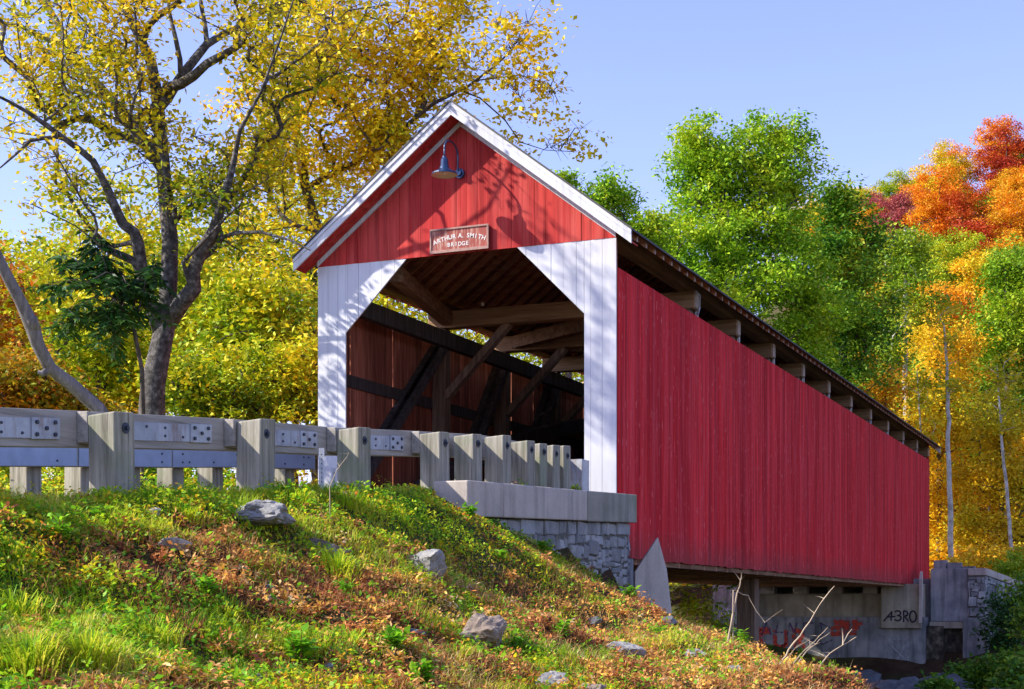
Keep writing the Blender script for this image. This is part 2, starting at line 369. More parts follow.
for s,t,z in ((21,7.8,-1.6),(18,6,-1.3),(15,5.5,-1.25),(12,6.5,-1.4),(9,7.5,-1.7),(24,5,-1.0),(26,10,-1.8),(20,12,-1.9),(14,12,-2.0),
              (0,3.2,-1.1),(2,5,-1.6),(5,6.8,-1.6),(-4,5,-2.4),(0,9,-2.2),(-2,2,-1.0),(30,14,-1.8),(36,8,-1.4)): cst(s,t,z)
for u,v,z in ((1,2.5,0.0),(3,2.5,-0.8),(6,2.5,-1.9),(9,2.5,-2.5),(2,0.5,-0.9),(1,5.5,1.0),(3,7,0.6),(6,9,0.2),(9,12,-0.2),(10,16,-1.0),(16,20,-2.4),(22,20,-2.4),(20,8,-2.6),(24,6,-2.5),(18,3,-2.7),(22,2,-2.6),(12,2,-2.6),(13,8,-2.5),(10,5,-2.4),
              (15,0,-2.6),(20,0,-2.6),(24,0,-2.35),(26.5,2.5,-2.05),(26.5,-1,-2.0),(25.5,-3,-1.95),(27,-3.2,-1.3),(30,-3.6,-0.7),(34,-4.2,0.0),(29,-7,-1.1),(24,-8,-2.1),(34,-9,0.0),(18,-8,-2.5),(12,-8,-2.6),(8,-10,-2.5),(3,-12,-2.4),
              (12,-20,-2.6),(22,-20,-2.4),(32,-20,-0.6),(10,-40,-2.6),(24,-40,-2.2),(36,-40,0.0),(-10,-40,-2.2),(-30,-40,-2),
              (29,2.5,0.8),(33,2.5,0.9),(33,-1,0.9),(40,-2,1.0),(40,5,1.0),(40,-12,0.9),(50,0,1.2),(50,-20,1.6),(50,-40,1.6),(30,8,0.6),(28,20,-0.2),(40,20,1.2),(60,0,1.6),(60,40,2.0),
              (14,35,-2.2),(24,35,-1.5),(36,40,1.0),(-20,30,1.5),(-40,30,1),(-20,60,2),(10,60,0)): CP.append((u,v,z))
CP = np.array(CP); CPc = 0.35
def _fit():
    P = CP[:, :2]; n = len(P)
    r = np.sqrt(((P[:,None]-P[None])**2).sum(-1)+CPc**2)
    A = np.zeros((n+3,n+3)); A[:n,:n] = -r + np.eye(n)*0.02*-1; A[:n,n] = 1; A[:n,n+1:] = P; A[n,:n] = 1; A[n+1:,:n] = P.T
    return np.linalg.solve(A, np.concatenate([CP[:,2], np.zeros(3)]))
CW = _fit()
def w2c(u, v):
    return P0X + AX*u - AY*v, P0Y + AY*u + AX*v
def hill(u, v):
    X, Y = w2c(u, v)
    k = X/np.maximum(Y, 1.0)
    rid = np.interp(k, [-1.2,-0.4,-0.1,0.0,0.1,0.2,0.25,0.29,0.335,0.6], [0.02,0.02,0.03,0.06,0.12,0.222,0.234,0.244,0.264,0.32])
    w = np.clip((Y-62)/158, 0, 1); w = w*w*(3-2*w)
    w = 0.45*np.clip((Y-62)/158,0,1) + 0.55*w
    far = np.clip((Y-220)/200, 0, 1)
    return np.where(Y > 62, rid*w*np.minimum(Y, 225)*(1-0.1*far) + w*0, 0)
def ground_np(u, v):
    u = np.asarray(u, float); v = np.asarray(v, float); sh = u.shape
    uf, vf = u.ravel(), v.ravel()
    uc, vc = np.clip(uf,-60,60), np.clip(vf,-45,60)
    z = np.empty(len(uf))
    for i in range(0, len(uf), 20000):
        q = slice(i, i+20000)
        r = np.sqrt((uc[q,None]-CP[None,:,0])**2 + (vc[q,None]-CP[None,:,1])**2 + CPc**2)
        z[q] = -(r @ CW[:-3]) + CW[-3] + CW[-2]*uc[q] + CW[-1]*vc[q]
    z = np.clip(z, -2.7, 6) + hill(uf, vf)
    # road bed
    rb = (uf < 0.2) & (uf > -60)
    e = np.clip(np.minimum((vf-0.25)/0.3, (5.3-vf)/0.4), 0, 1)*rb
    z = z*(1-e) + (zr_np(uf)-0.05)*e
    return z.reshape(sh)
def bumps(u, v):
    a = 0.06*np.sin(u*2.1+np.sin(v*1.7)*1.3)*np.sin(v*2.6+1.1) + 0.045*np.sin(u*5.3+v*3.1)*np.sin(v*4.7-u*2.2+0.5) + 0.018*np.sin(u*13+v*7)*np.sin(v*11-u*5)
    m = np.clip((0.15-v)/0.5, 0, 1)
    m = np.maximum(m, np.clip((v-6)/1,0,1))
    return a*m
def G(u, v):
    return float((ground_np(np.array([u]), np.array([v])) + bumps(np.array([u]), np.array([v])))[0])
def axis_coords(lo, hi, step, far, grow=1.18):
    a = list(np.arange(lo, hi+step/2, step)); s = step; x = a[-1]
    while x < far: s *= grow; x += s; a.append(x)
    s = step; x = a[0]; pre = []
    while x > -far: s *= grow; x -= s; pre.append(x)
    return np.array(pre[::-1]+a)
ua = axis_coords(-19, 2.5, 0.13, 900); va = axis_coords(-7, 1.0, 0.11, 900)
ua = np.concatenate([ua[ua<=2.5], np.arange(3.0,42,0.5), 42*1.15**np.arange(1,23)]); va = np.concatenate([va[va<-22], np.arange(-20,-7.2,0.5), va[(va>=-7.05)&(va<=1.0)], np.arange(1.4,14,0.5), 14*1.17**np.arange(1,27)])
U, V = np.meshgrid(ua, va, indexing='ij')
Z = ground_np(U, V) + bumps(U, V)
nu, nv = U.shape
idx = np.arange(nu*nv).reshape(nu, nv)
F = np.stack([idx[:-1,:-1], idx[1:,:-1], idx[1:,1:], idx[:-1,1:]], -1).reshape(-1,4)
g = np_mesh('ground', np.stack([U,V,Z],-1).reshape(-1,3), F, M['soil'], smooth=True)
tag(g, kind='structure')
# road
us = np.concatenate([np.arange(-45,-0.01,0.5),[0.0]])
mb = MB()
for i in range(len(us)-1):
    a, c = us[i], us[i+1]; za, zc = zr(a), zr(c)
    mb.add([(a,0.62,za),(c,0.62,zc),(c,4.75,zc),(a,4.75,za)], [(0,1,2,3)])
tag(mb.build('road', M['asphalt']), kind='structure')
# river
mb = MB(); mb.add([(2,-200,-2.42),(34,-200,-2.42),(34,60,-2.42),(2,60,-2.42)], [(0,1,2,3)])
tag(mb.build('river', M['water']), kind='structure')

# ---------------------------------------------------------------- covered bridge
L, W = 31.7, 5.0
bridge = tag(empty('covered_bridge', (0,0,1.5)), 'long red covered bridge with white portal corners and open band under its eaves', 'covered bridge')
PITCH = 0.77; RZ = 7.60
def roofz(v): return RZ - PITCH*abs(v-2.5)
SZ0, SZ1 = 0.74, 4.97
def board_edges(a, b, w, jit=0.25):
    e = [a]
    while e[-1] < b - w*0.7: e.append(e[-1] + w*(1+rnd.uniform(-jit,jit)))
    e[-1] = b; return e
# side siding: outer painted boards and inner raw boards, with the same narrow gaps
def siding(vout, vin, name):
    mo, mi = MB(), MB()
    e = board_edges(0.03, L, 0.21)
    for a, b_ in zip(e[:-1], e[1:]):
        gp = rnd.choice([0.002,0.003,0.006,0.012,0.03]) if vout > 1 else 0.002
        zb = SZ0 + rnd.uniform(-0.012,0.012); dz = rnd.uniform(0,0.004)*(1 if vout>1 else -1)
        vm = (vout+vin)/2
        mo.box(a, b_-gp, vout+dz, vm, zb, SZ1)
        mi.box(a, b_-gp, vm, vin, zb+0.3, SZ1)
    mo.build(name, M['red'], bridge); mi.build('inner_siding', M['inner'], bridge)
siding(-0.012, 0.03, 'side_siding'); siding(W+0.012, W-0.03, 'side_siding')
# portal boards
def strip_boards(mb, v0, v1, lo, hi, u0, u1, w=0.2, breaks=()):
    e = board_edges(v0, v1, w, 0.12)
    e = sorted(set([round(x,4) for x in e] + [round(x,4) for x in breaks if v0 < x < v1]))
    for a, b_ in zip(e[:-1], e[1:]):
        if b_-a < 0.01: continue
        g = 0.0022; a2, b2 = a+g, b_-g; d = rnd.uniform(-0.003,0.003)
        la, lb, ha, hb = lo(a2), lo(b2), hi(a2), hi(b2)
        if ha-la < 0.005 and hb-lb < 0.005: continue
        mb.prismx([(a2,la),(b2,lb),(b2,max(hb,lb+0.001)),(a2,max(ha,la+0.001))], u0+d, u1)
GZ = 5.40
def lo_open(v):
    if v <= 0.5 or v >= 4.5: return 1.42
    if v < 1.57: return 4.33+(v-0.5)
    if v > 3.43: return 4.33+(4.5-v)
    return GZ
mr, ml = MB(), MB()
strip_boards(mr, 0.0, 1.57, lo_open, lambda v: GZ, -0.028, 0.0, breaks=(0.5,))
strip_boards(ml, 3.43, 5.0, lo_open, lambda v: GZ, -0.028, 0.0, breaks=(4.5,))
mr.build('portal_corner', M['white'], bridge); ml.build('portal_corner', M['white'], bridge)
mb = MB(); strip_boards(mb, 0.0, 5.0, lambda v: GZ, lambda v: roofz(v)-0.16, -0.034, 0.0, w=0.19, breaks=(2.5,))
mb.build('gable', M['red_gable'], bridge)
mb = MB(); strip_boards(mb, 0.0, 5.0, lambda v: GZ-1.0 if (v<0.5 or v>4.5) else lo_open(v)+0.02, lambda v: roofz(v)-0.2, 0.003, 0.03, w=0.2, breaks=(0.5,1.57,2.5,3.43,4.5))
mb.box(0.003,0.03,0.02,0.48,1.45,4.4); mb.box(0.003,0.03,4.52,4.98,1.45,4.4)
mb.build('portal_backing', M['inner'], bridge)
mb = MB(); strip_boards(mb, 0.0, 5.0, lambda v: SZ1 if 0 < v < 5 else SZ1, lambda v: roofz(v)-0.16, L-0.02, L+0.01, w=0.2, breaks=(2.5,))
mb.box(L-0.02,L+0.01,0,0.5,1.2,SZ1); mb.box(L-0.02,L+0.01,4.5,5,1.2,SZ1)
mb.build('far_gable', M['red_gable'], bridge)
# roof
OV = 0.33
for sgn in (-1, 1):
    OV = 0.33 if sgn < 0 else 0.22
    ve = 2.5 + sgn*(2.5+OV)
    mb = MB(); mb.prismx([(2.5,RZ+0.03),(ve+sgn*0.03,roofz(ve+sgn*0.03)+0.03),(ve+sgn*0.03,roofz(ve+sgn*0.03)),(2.5,RZ)], -0.40, L+0.40)
    # ribs of the metal roof
    mb.build('roof_sheet', M['roof'], bridge)
    mb = MB(); n = 13
    for i in range(n):
        a = i/n; c = (i+1)/n - 0.006
        va_, vb_ = 2.5+sgn*(2.5+OV)*a, 2.5+sgn*(2.5+OV)*c
        if i == 0: va_ = 2.5+sgn*0.004
        mb.prismx([(va_,roofz(va_)-0.003),(vb_,roofz(vb_)-0.003),(vb_,roofz(vb_)-0.028),(va_,roofz(va_)-0.028)], -0.325, L+0.33)
    mb.build('roof_boards', M['sheath'], bridge)
    # barge board, soffit, trim strip
    def slope_piece(d0, d1, u0, u1, vend, name, mat, v0=None):
        mb = MB(); vs = 2.5 if v0 is None else v0
        mb.prismx([(vs,roofz(vs)-d0),(vend,roofz(vend)-d0),(vend,roofz(vend)-d1),(vs,roofz(vs)-d1)], u0, u1)
        return mb.build(name, mat, bridge)
    slope_piece(0.004, 0.20, -0.385, -0.355, ve+sgn*0.02, 'barge_board', M['trim'])
    slope_piece(0.030, 0.075, -0.400, -0.387, ve+sgn*0.02, 'barge_moulding', M['trim'])
    slope_piece(0.165, 0.19, -0.353, -0.036, ve, 'soffit', M['red_gable'])
    slope_piece(0.195, 0.275, -0.058, -0.036, 2.5+sgn*2.5, 'gable_trim', M['trim'])
    slope_piece(0.004, 0.20, L+0.30, L+0.33, ve, 'barge_board', M['trim'])
i = 0; x = 0.05
while x < L:
    mb = MB()
    for sgn in (-1,1):
        ve = 2.5+sgn*(2.5+(0.33 if sgn<0 else 0.22)-0.05)
        mb.prismx([(2.5,RZ-0.03),(ve,roofz(ve)-0.03),(ve,roofz(ve)-0.13),(2.5,RZ-0.17)], x, x+0.055)
    mb.build('rafter', M['rafter'], bridge); i += 1
    mb = MB()
    ve = 2.5-(2.5+0.33-0.045)
    mb.box(x+0.003, x+0.052, ve-0.006, ve+0.003, roofz(ve)-0.128, roofz(ve)-0.034)
    mb.build('rafter_tail', M['tailend'], bridge)
    x += 0.42
# bents
bents = [0.12] + [1.27+2.77*k for k in range(1, 11)] + [L-0.25]
for k, u in enumerate(bents):
    for side in (0, 1):
        vs = 0.07 if side == 0 else W-0.33
        mb = MB(); mb.box(u-0.12, u+0.12, vs, vs+0.26, 0.95, 5.07); mb.build('post', M['timber'], bridge, bevel=0.008)
        if 0 < k < 11:
            vi = 0.33 if side==0 else W-0.33; dv = 1 if side==0 else -1
            mb = MB(); mb.beam((u, vi-0.02*dv, 3.85), (u, vi+1.22*dv, 5.10), 0.13, 0.17, up=(1,0,0)); mb.build('knee_brace', M['timber'], bridge)
    if k > 0:
        mb = MB(); mb.box(u-0.13, u+0.13, -0.012, W+0.012, 5.08, 5.38); mb.build('tie_beam', M['timber_y'], bridge, bevel=0.01)
        mb = MB(); mb.box(u-0.10, u+0.10, -0.03, -0.013, 5.10, 5.36); mb.build('beam_end', M['tailend'], bridge)
        if k < 11:
            mb = MB(); mb.box(u+0.13, u+0.16, -0.004, 0.05, 4.4, 5.36); mb.build('batten', M['trim'], bridge)
for k in range(len(bents)-1):
    a, c = bents[k], bents[k+1]; mid = L/2
    for side in (0,1):
        v = 0.20 if side == 0 else W-0.20
        lo_, hi_ = (a+0.25, c-0.1) if c <= mid else (c-0.25, a+0.1)
        for dv in (-0.06, 0.06):
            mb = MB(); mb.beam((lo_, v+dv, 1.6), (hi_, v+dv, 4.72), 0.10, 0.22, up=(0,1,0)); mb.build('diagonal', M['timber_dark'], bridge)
    # sway bracing under the roof
    mb = MB(); p0, p1 = (0.55, 4.45) if k % 2 else (4.45, 0.55)
    mb.beam((a+0.12, p0 if k else 3.75, 5.24), (c-0.12, p1 if k else 4.62, 5.24), 0.2, 0.24); mb.build('sway_brace', M['timber_x'], bridge)
for side in (0,1):
    v0 = 0.055 if side==0 else W-0.055-0.22
    mb = MB(); mb.box(0.035, L-0.03, v0, v0+0.22, 5.385, 5.58); mb.build('top_plate', M['timber_x'], bridge)
    v1 = 0.035 if side==0 else W-0.035-0.28
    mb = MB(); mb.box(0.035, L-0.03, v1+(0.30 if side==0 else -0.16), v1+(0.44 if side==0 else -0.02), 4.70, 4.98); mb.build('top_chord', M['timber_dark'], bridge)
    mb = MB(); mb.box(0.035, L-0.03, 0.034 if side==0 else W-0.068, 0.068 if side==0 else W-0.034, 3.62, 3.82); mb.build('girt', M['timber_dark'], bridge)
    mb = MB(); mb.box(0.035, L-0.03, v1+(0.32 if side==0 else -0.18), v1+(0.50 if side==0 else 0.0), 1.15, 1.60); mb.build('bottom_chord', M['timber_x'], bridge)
    va_ = 0.62 if side==0 else W-0.62
    pts = []
    for i in range(41):
        t = i/40; pts.append((0.1+(L-0.2)*t, va_, 1.2+3.2*(1-(2*t-1)**2)))
    for lay in (0,1):
        mb = MB()
        for i in range(40):
            (x0,y,z0),(x1,_,z1) = pts[i], pts[i+1]
            o = lay*0.15*(1 if side==0 else -1)
            mb.prismy([(x0,z0-0.14),(x1,z1-0.14),(x1,z1+0.14),(x0,z0+0.14)], y-0.065+o, y+0.065+o)
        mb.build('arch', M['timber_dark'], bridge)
mb = MB(); e = board_edges(0.05, L-0.05, 0.24)
for a, c in zip(e[:-1], e[1:]): mb.box(a, c-0.006, 0.35, W-0.35, 1.50+rnd.uniform(-0.004,0.004), 1.58)
mb.build('floor_planks', M['inner'], bridge)
x = 0.9
while x < L-0.8:
    mb = MB(); mb.box(x-0.12, x+0.12, 0.06, W-0.06, 0.86, 1.14); mb.build('floor_beam', M['timber_y'], bridge)
    x += 1.38
for v in (0.9,1.8,2.7,3.6,4.3):
    mb = MB(); mb.box(0.1, L-0.1, v-0.07, v+0.07, 1.145, 1.495); mb.build('stringer', M['timber_x'], bridge)
# lath hanging below the siding on the river side
for v in (0.10, 0.75, 1.5, 2.4):
    mb = MB(); mb.box(0.4, L-1.5, v-0.05, v+0.05, 0.66, 0.755); mb.build('lower_rail', M['timber_x'], bridge)
mb = MB(); x = 1.0
while x < L-2:
    mb.beam((x,0.05,0.70),(x+1.2,4.9,0.72),0.05,0.09); x += 0.75
mb.build('wind_bracing', M['rafter'], bridge)

# ---------------------------------------------------------------- wall lamp
lamp = tag(empty('wall_lamp', (0,2.5,6.6)), 'blue gooseneck barn lamp with cream lined shade high on the red gable', 'lamp')
lx = -0.60
mb = MB(); mb.cyl((-0.036,2.5,6.60),(-1,0,0),0.075,0.05,20); mb.cyl((-0.086,2.5,6.60),(-1,0,0),0.045,0.04,16); mb.build('wall_plate', M['lamp'], lamp, smooth=False)
pts = [(-0.09,2.5,6.60),(-0.13,2.5,6.63)]
for i in range(15):
    a = PI*i/14; pts.append((-0.13-(0.235)*(1-math.cos(a)), 2.5, 6.84+0.16*math.sin(a)))
pts.append((lx,2.5,6.74))
mb = MB(); mb.tube(pts, 0.014, 8); mb.build('gooseneck_arm', M['lamp'], lamp, smooth=True)
mb = MB(); mb.lathe((lx,2.5,6.44), [(0.0,0.285),(0.03,0.28),(0.034,0.25),(0.055,0.225),(0.06,0.13),(0.072,0.115),(0.075,0.09),(0.12,0.065),(0.19,0.022),(0.197,0.0),(0.193,-0.004)]); mb.build('shade', M['lamp'], lamp)
mb = MB(); mb.lathe((lx,2.5,6.44), [(0.194,-0.003),(0.185,0.018),(0.115,0.055),(0.07,0.08),(0.0,0.085)]); mb.build('shade_lining', M['lampin'], lamp, smooth=True)
mb = MB(); mb.lathe((lx,2.5,6.44), [(0.0,0.0),(0.03,0.01),(0.040,0.03),(0.03,0.06),(0.02,0.08)]); mb.build('bulb', M['glass'], lamp, smooth=True)
# ---------------------------------------------------------------- name sign
sgv0, sgv1, sgz0, sgz1 = 2.02, 2.98, 5.425, 5.775
sign = tag(empty('name_sign', (-0.05,2.5,sgz0)), 'small weathered board lettered ARTHUR A. SMITH BRIDGE above the portal opening', 'sign')
mb = MB(); mb.box(-0.085,-0.040,sgv0,sgv1,sgz0,sgz1); mb.build('board', M['sign'], sign)
mb = MB(); mb.box(-0.10,-0.0855,sgv0-0.01,sgv1+0.01,sgz0-0.012,sgz0+0.03); mb.box(-0.10,-0.0855,sgv0-0.01,sgv1+0.01,sgz1-0.015,sgz1+0.01)
mb.box(-0.10,-0.0855,sgv0-0.01,sgv0+0.012,sgz0+0.031,sgz1-0.016); mb.box(-0.10,-0.0855,sgv1-0.012,sgv1+0.01,sgz0+0.031,sgz1-0.016)
mb.build('frame', M['signframe'], sign)
def glyph_mesh(ch, size):
    cu = bpy.data.curves.new('lettering', 'FONT'); cu.body = ch; cu.size = size; cu.extrude = 0.0; cu.align_x = 'CENTER'; cu.offset = size*0.022
    o = bpy.data.objects.new('lettering', cu); col.objects.link(o)
    dg = bpy.context.evaluated_depsgraph_get(); me = bpy.data.meshes.new_from_object(o.evaluated_get(dg))
    vs = [tuple(v.co) for v in me.vertices]; fs = [tuple(p.vertices) for p in me.polygons]
    bpy.data.objects.remove(o); bpy.data.meshes.remove(me); return vs, fs
def write_text(mb, text, cv, z, size, adv, arc=0.0, u=-0.089):
    n = len(text); tot = sum(adv*(0.55 if c in ' .' else 1) for c in text); x = -tot/2
    for c in text:
        a = adv*(0.55 if c in ' .' else 1); cx = x + a/2; x += a
        if c == ' ': continue
        vs, fs = glyph_mesh(c, size); ang = -cx*arc*2
        ca, sa = math.cos(ang), math.sin(ang)
        out = []
        for (px_, py_, _) in vs:
            X_ = px_*ca - py_*sa + cx; Y_ = px_*sa + py_*ca - arc*cx*cx
            out.append((u, cv - X_, z + Y_))
        mb.add(out, fs)
mb = MB(); write_text(mb, 'ARTHUR A. SMITH', 2.5, sgz0+0.195, 0.095, 0.063, arc=0.42); write_text(mb, 'BRIDGE', 2.52, sgz0+0.075, 0.085, 0.062)
mb.build('lettering', M['signtext'], sign)
# interior fixtures: small lamp domes on the first tie beam
fx = tag(empty('ceiling_light', (4.04,3.9,5.40)), 'small round light fixed on the first cross beam inside the bridge', 'light')
mb = MB(); mb.lathe((4.04-0.16,3.9,5.42), [(0.0,-0.01),(0.03,0.0),(0.04,0.03),(0.03,0.06),(0,0.07)], 14); mb.build('dome', M['glass'], fx, smooth=True)
# grey conduit at first tie beam on the river side
cd = tag(MB().tube([(4.04-0.2,-0.06,5.35),(4.04-0.05,-0.09,5.30),(4.04,-0.07,5.1),(4.0,-0.05,4.98)], 0.016, 6).build('conduit', M['wire'], origin=(4.0,-0.06,5.1), smooth=True), 'thin grey conduit looping off the first beam end above the red siding', 'conduit')

# ---------------------------------------------------------------- guard rails
def guard_post(root, u, v, w, z0, z1, bolt_dir, chamf=True):
    mb = MB(); hw = w/2; tb = 0.03
    b = [(u-hw,v-hw,z0),(u+hw,v-hw,z0),(u+hw,v+hw,z0),(u-hw,v+hw,z0)]
    lean = rnd.uniform(-0.022,0.022); ln2 = rnd.uniform(-0.012,0.012); dz_ = rnd.uniform(-0.02,0.02)
    t = [(x+lean,y+ln2,z1+dz_+(0.0 if y < v else -0.02)+(0.012 if x > u else -0.008)) for x,y,_ in b]
    mb.hexa(b, t)
    p = mb.build('post', M['post'], root, bevel=0.012)
    if bolt_dir:
        mb = MB(); yb = v + bolt_dir*hw
        mb.cyl((u-0.01, yb+0.001*bolt_dir, z1-0.12), (0,bolt_dir,0), 0.045, 0.006, 18)
        mb.cyl((u-0.01, yb+0.007*bolt_dir, z1-0.12), (0,bolt_dir,0), 0.018, 0.02, 6)
        mb.build('bolt', M['bolt'], p)
    return p
near = tag(empty('guard_rail', (-6,0.395,1.2)), 'near timber and steel guard rail curving up to the right side of the portal', 'guard rail')
v_out = 0.265; wP = 0.26; vc_ = v_out + wP/2
# posts given by the far edge seen, spacing 1.9 m thinning to 0.45 m at the bridge
def s_of(k, v): return (P0X - AY*v - k*(P0Y + AX*v))
posts_u = []
def u_from_px(x, v):
    k = (x-512)/FPX; return (k*(P0Y+AX*v) - (P0X - AY*v))/(AX - AY*k)
for x in (136.5, 274.5, 371, 450.6, 483, 511.5, 535.5, 548, 560, 571):
    posts_u.append(u_from_px(x, v_out) - wP/2)
posts_u = [posts_u[0]-2.0*1.9, posts_u[0]-1.9] + posts_u
for u in posts_u:
    s = -u-0.17; guard_post(near, u, vc_, wP, G(u,vc_)-0.35 if s > 6 else zr(u)-0.4, ztop(s)-0.035, -1)
mb = MB(); mb.box(-0.72,-0.42,vc_-0.12,vc_+0.14,1.3,2.12); mb.build('end_block', M['steel'], near)
# rail beam runs along the road side of the posts, with spacer blocks
v_r0, v_r1 = v_out+wP+0.003, v_out+wP+0.155
def rail_run(root, ulist, va_, vb_, mat, zoff0, zoff1, name='rail', ext=0.0, top=ztop):
    for a, c in zip(ulist[:-1], ulist[1:]):
        za, zc = top(-a-0.17), top(-c-0.17)
        mb = MB(); mb.add([(a+0.002,va_,za-zoff1),(a+0.002,vb_,za-zoff1),(c-0.002,vb_,zc-zoff1),(c-0.002,va_,zc-zoff1),
                           (a+0.002,va_,za-zoff0),(a+0.002,vb_,za-zoff0),(c-0.002,vb_,zc-zoff0),(c-0.002,va_,zc-zoff0)],
                          [(0,1,2,3),(4,7,6,5),(0,4,5,1),(1,5,6,2),(2,6,7,3),(3,7,4,0)])
        mb.build(name, mat, root, bevel=0.006)
nodes = [posts_u[0]-0.3]+[p for p in posts_u[1:6]]+[posts_u[7],posts_u[9],-0.45]
sp = 0.11
rail_run(near, nodes, v_r0+sp, v_r1+sp+0.03, M['rail'], 0.0, 0.29)
for u in posts_u[:6]:
    zt = ztop(-u-0.17); mb = MB(); mb.box(u-0.15,u+0.12,v_r0+0.001,v_r0+sp-0.003,zt-0.27,zt-0.02); mb.build('spacer_block', M['rail'], near, bevel=0.006)
# steel plates and bolts on the back of the rail, between the posts
for a, c in zip(posts_u[0:5], posts_u[1:6]):
    a2, c2 = a+0.02, c-0.38
    if c-a < 1.2: continue
    vb = v_r0+sp-0.004
    def zz(u_, o): return ztop(-u_-0.17)-o
    def plate(x0, x1, vf, th, o0, o1, nm='steel_plate'):
        mb = MB(); mb.add([(x0,vf,zz(x0,o1)),(x1,vf,zz(x1,o1)),(x1,vf,zz(x1,o0)),(x0,vf,zz(x0,o0)),(x0,vf-th,zz(x0,o1)),(x1,vf-th,zz(x1,o1)),(x1,vf-th,zz(x1,o0)),(x0,vf-th,zz(x0,o0))],
              [(0,3,2,1),(4,5,6,7),(0,1,5,4),(1,2,6,5),(2,3,7,6),(3,0,4,7)]); return mb.build(nm, M['steel'], near)
    plate(a2, c2, vb, 0.01, 0.07, 0.225)
    sp_ = plate(c2-0.32, c2, vb-0.0115, 0.012, 0.065, 0.23, 'splice_plate')
    for (f, o) in ((0.35,0.11),(0.35,0.18),(0.55,0.105),(0.75,0.11),(0.75,0.18),(0.95,0.185)):
        x = a2 + f*(c2-0.36-a2); mb = MB(); mb.cyl((x, vb-0.0105, zz(x,o)), (0,-1,0), 0.012, 0.008, 8); mb.build('bolt', M['bolt'], near)
    for (dx, o) in ((0.27,0.10),(0.27,0.195),(0.16,0.147),(0.06,0.10),(0.06,0.195)):
        x = c2-dx; mb = MB(); mb.cyl((x, vb-0.024, zz(x,o)), (0,-1,0), 0.017, 0.014, 8); mb.build('bolt', M['bolt'], near)
# far guard rail, across the road
farg = tag(empty('guard_rail', (-6,4.9,1.2)), 'far guard rail tinted shade blue across the road, seen under the near rail', 'guard rail')
fv = 4.72
def ftop(s): return float(np.interp(s,[-3,0.9,2,4.6,6.5,7.4,9,12,16,20],[2.46,2.40,2.31,2.085,1.94,1.86,1.74,1.5,1.15,0.8]))
fnodes = [-17.6,-15.7,-13.8,-11.9,-10.0,-8.1,-6.2,-4.3,-2.4,-0.6]
rail_run(farg, fnodes, fv, fv+0.15, M['rail'], 0.02, 0.27, 'rail', top=ftop)
for a, c in zip(fnodes[:-1], fnodes[1:]):
    za, zc = ftop(-a-0.17), ftop(-c-0.17); mb = MB()
    y0 = fv-0.004
    mb.add([(a+0.02,y0,za-0.262),(c-0.02,y0,zc-0.262),(c-0.02,y0,zc-0.03),(a+0.02,y0,za-0.03),(a+0.02,y0-0.012,za-0.262),(c-0.02,y0-0.012,zc-0.262),(c-0.02,y0-0.012,zc-0.03),(a+0.02,y0-0.012,za-0.03)],
           [(0,3,2,1),(4,5,6,7),(0,1,5,4),(1,2,6,5),(2,3,7,6),(3,0,4,7)])
    pl = mb.build('steel_plate', M['steel_shade_blue'], farg)
    for f in (0.12,0.2,0.5,0.8,0.88):
        for o in (0.09,0.2):
            x = a+f*(c-a); z_ = za+(zc-za)*f-o
            if a > -14 and rnd.random() < 0.6:
                mb = MB(); mb.cyl((x,y0-0.0125,z_),(0,-1,0),0.014,0.01,8); mb.build('bolt', M['bolt'], pl)
x = -17.2
while x < -0.5:
    guard_post(farg, x, fv+0.156+0.14, 0.26, G(x,5.1)-0.4, ftop(-x-0.17)-0.03, 0); x += 0.95 if x > -9 else 1.9
# delineator posts
for (x_, y0_, y1_, D_, lab) in ((321.5,448,487,15.0,'slim white perforated marker post standing before the guard rail'),(334,468,487,15.3,'short white marker stub beside the taller perforated post')):
    p = pix(x_, y1_, D_); hgt = (y1_-y0_)/FPX*D_; r = tag(empty('marker_post', (p.x,p.y,p.z-0.1)), lab, 'marker post')
    mb = MB(); ca, sa = AY, AX
    w_ = 0.027
    a_ = Vector((AX,-AY,0)); f_ = Vector((AY,AX,0)); q = p - Vector((0,0,0.15))
    for (o1,o2,dd) in ((-w_,-w_*0.4,0.0),(-w_*0.4,w_*0.4,0.012),(w_*0.4,w_,0.0)):
        b_ = [q+a_*o1+f_*dd, q+a_*o2+f_*dd, q+a_*o2+f_*(dd+0.004), q+a_*o1+f_*(dd+0.004)]
        mb.hexa(b_, [t+Vector((0,0,hgt+0.15)) for t in b_])
    mb.build('channel', M['white'], r)
    mb = MB(); k = 0.05
    while k < hgt-0.02:
        mb.cyl(p+Vector((0,0,k))+f_*0.0115, -f_, 0.006, 0.002, 8); k += 0.045
    mb.build('perforation', M['bolt'], r)

# ---------------------------------------------------------------- near retaining wall
wall = tag(empty('retaining_wall', (-3,-0.3,0)), 'near rubble stone retaining wall with pale concrete cap beside the portal', 'retaining wall')
WV = -0.22                                    # face of the wall
u_a, u_b, u_c = -5.75, -1.95, 0.08
def captop(u): return float(np.interp(u, [-6.4,-5.4,-1.95,0.3],[1.385,1.43,1.565,1.66]))
def cap(u0, u1, mat, vf, h, nm):
    mb = MB(); 
    b_ = [(u0,vf,captop(u0)-h),(u1,vf,captop(u1)-h),(u1,vf+0.42,captop(u1)-h),(u0,vf+0.42,captop(u0)-h)]
    t_ = [(u0,vf,captop(u0)),(u1,vf,captop(u1)),(u1,vf+0.42,captop(u1)),(u0,vf+0.42,captop(u0))]
    mb.hexa(b_, t_); return mb.build(nm, mat, wall, bevel=0.015)
cap(u_a, -4.75, M['concrete'], WV-0.05, 0.40, 'cap')
cap(-4.742, -2.52, M['concrete'], WV-0.05, 0.40, 'cap'); cap(-2.514, u_b, M['concrete'], WV-0.05, 0.40, 'cap')
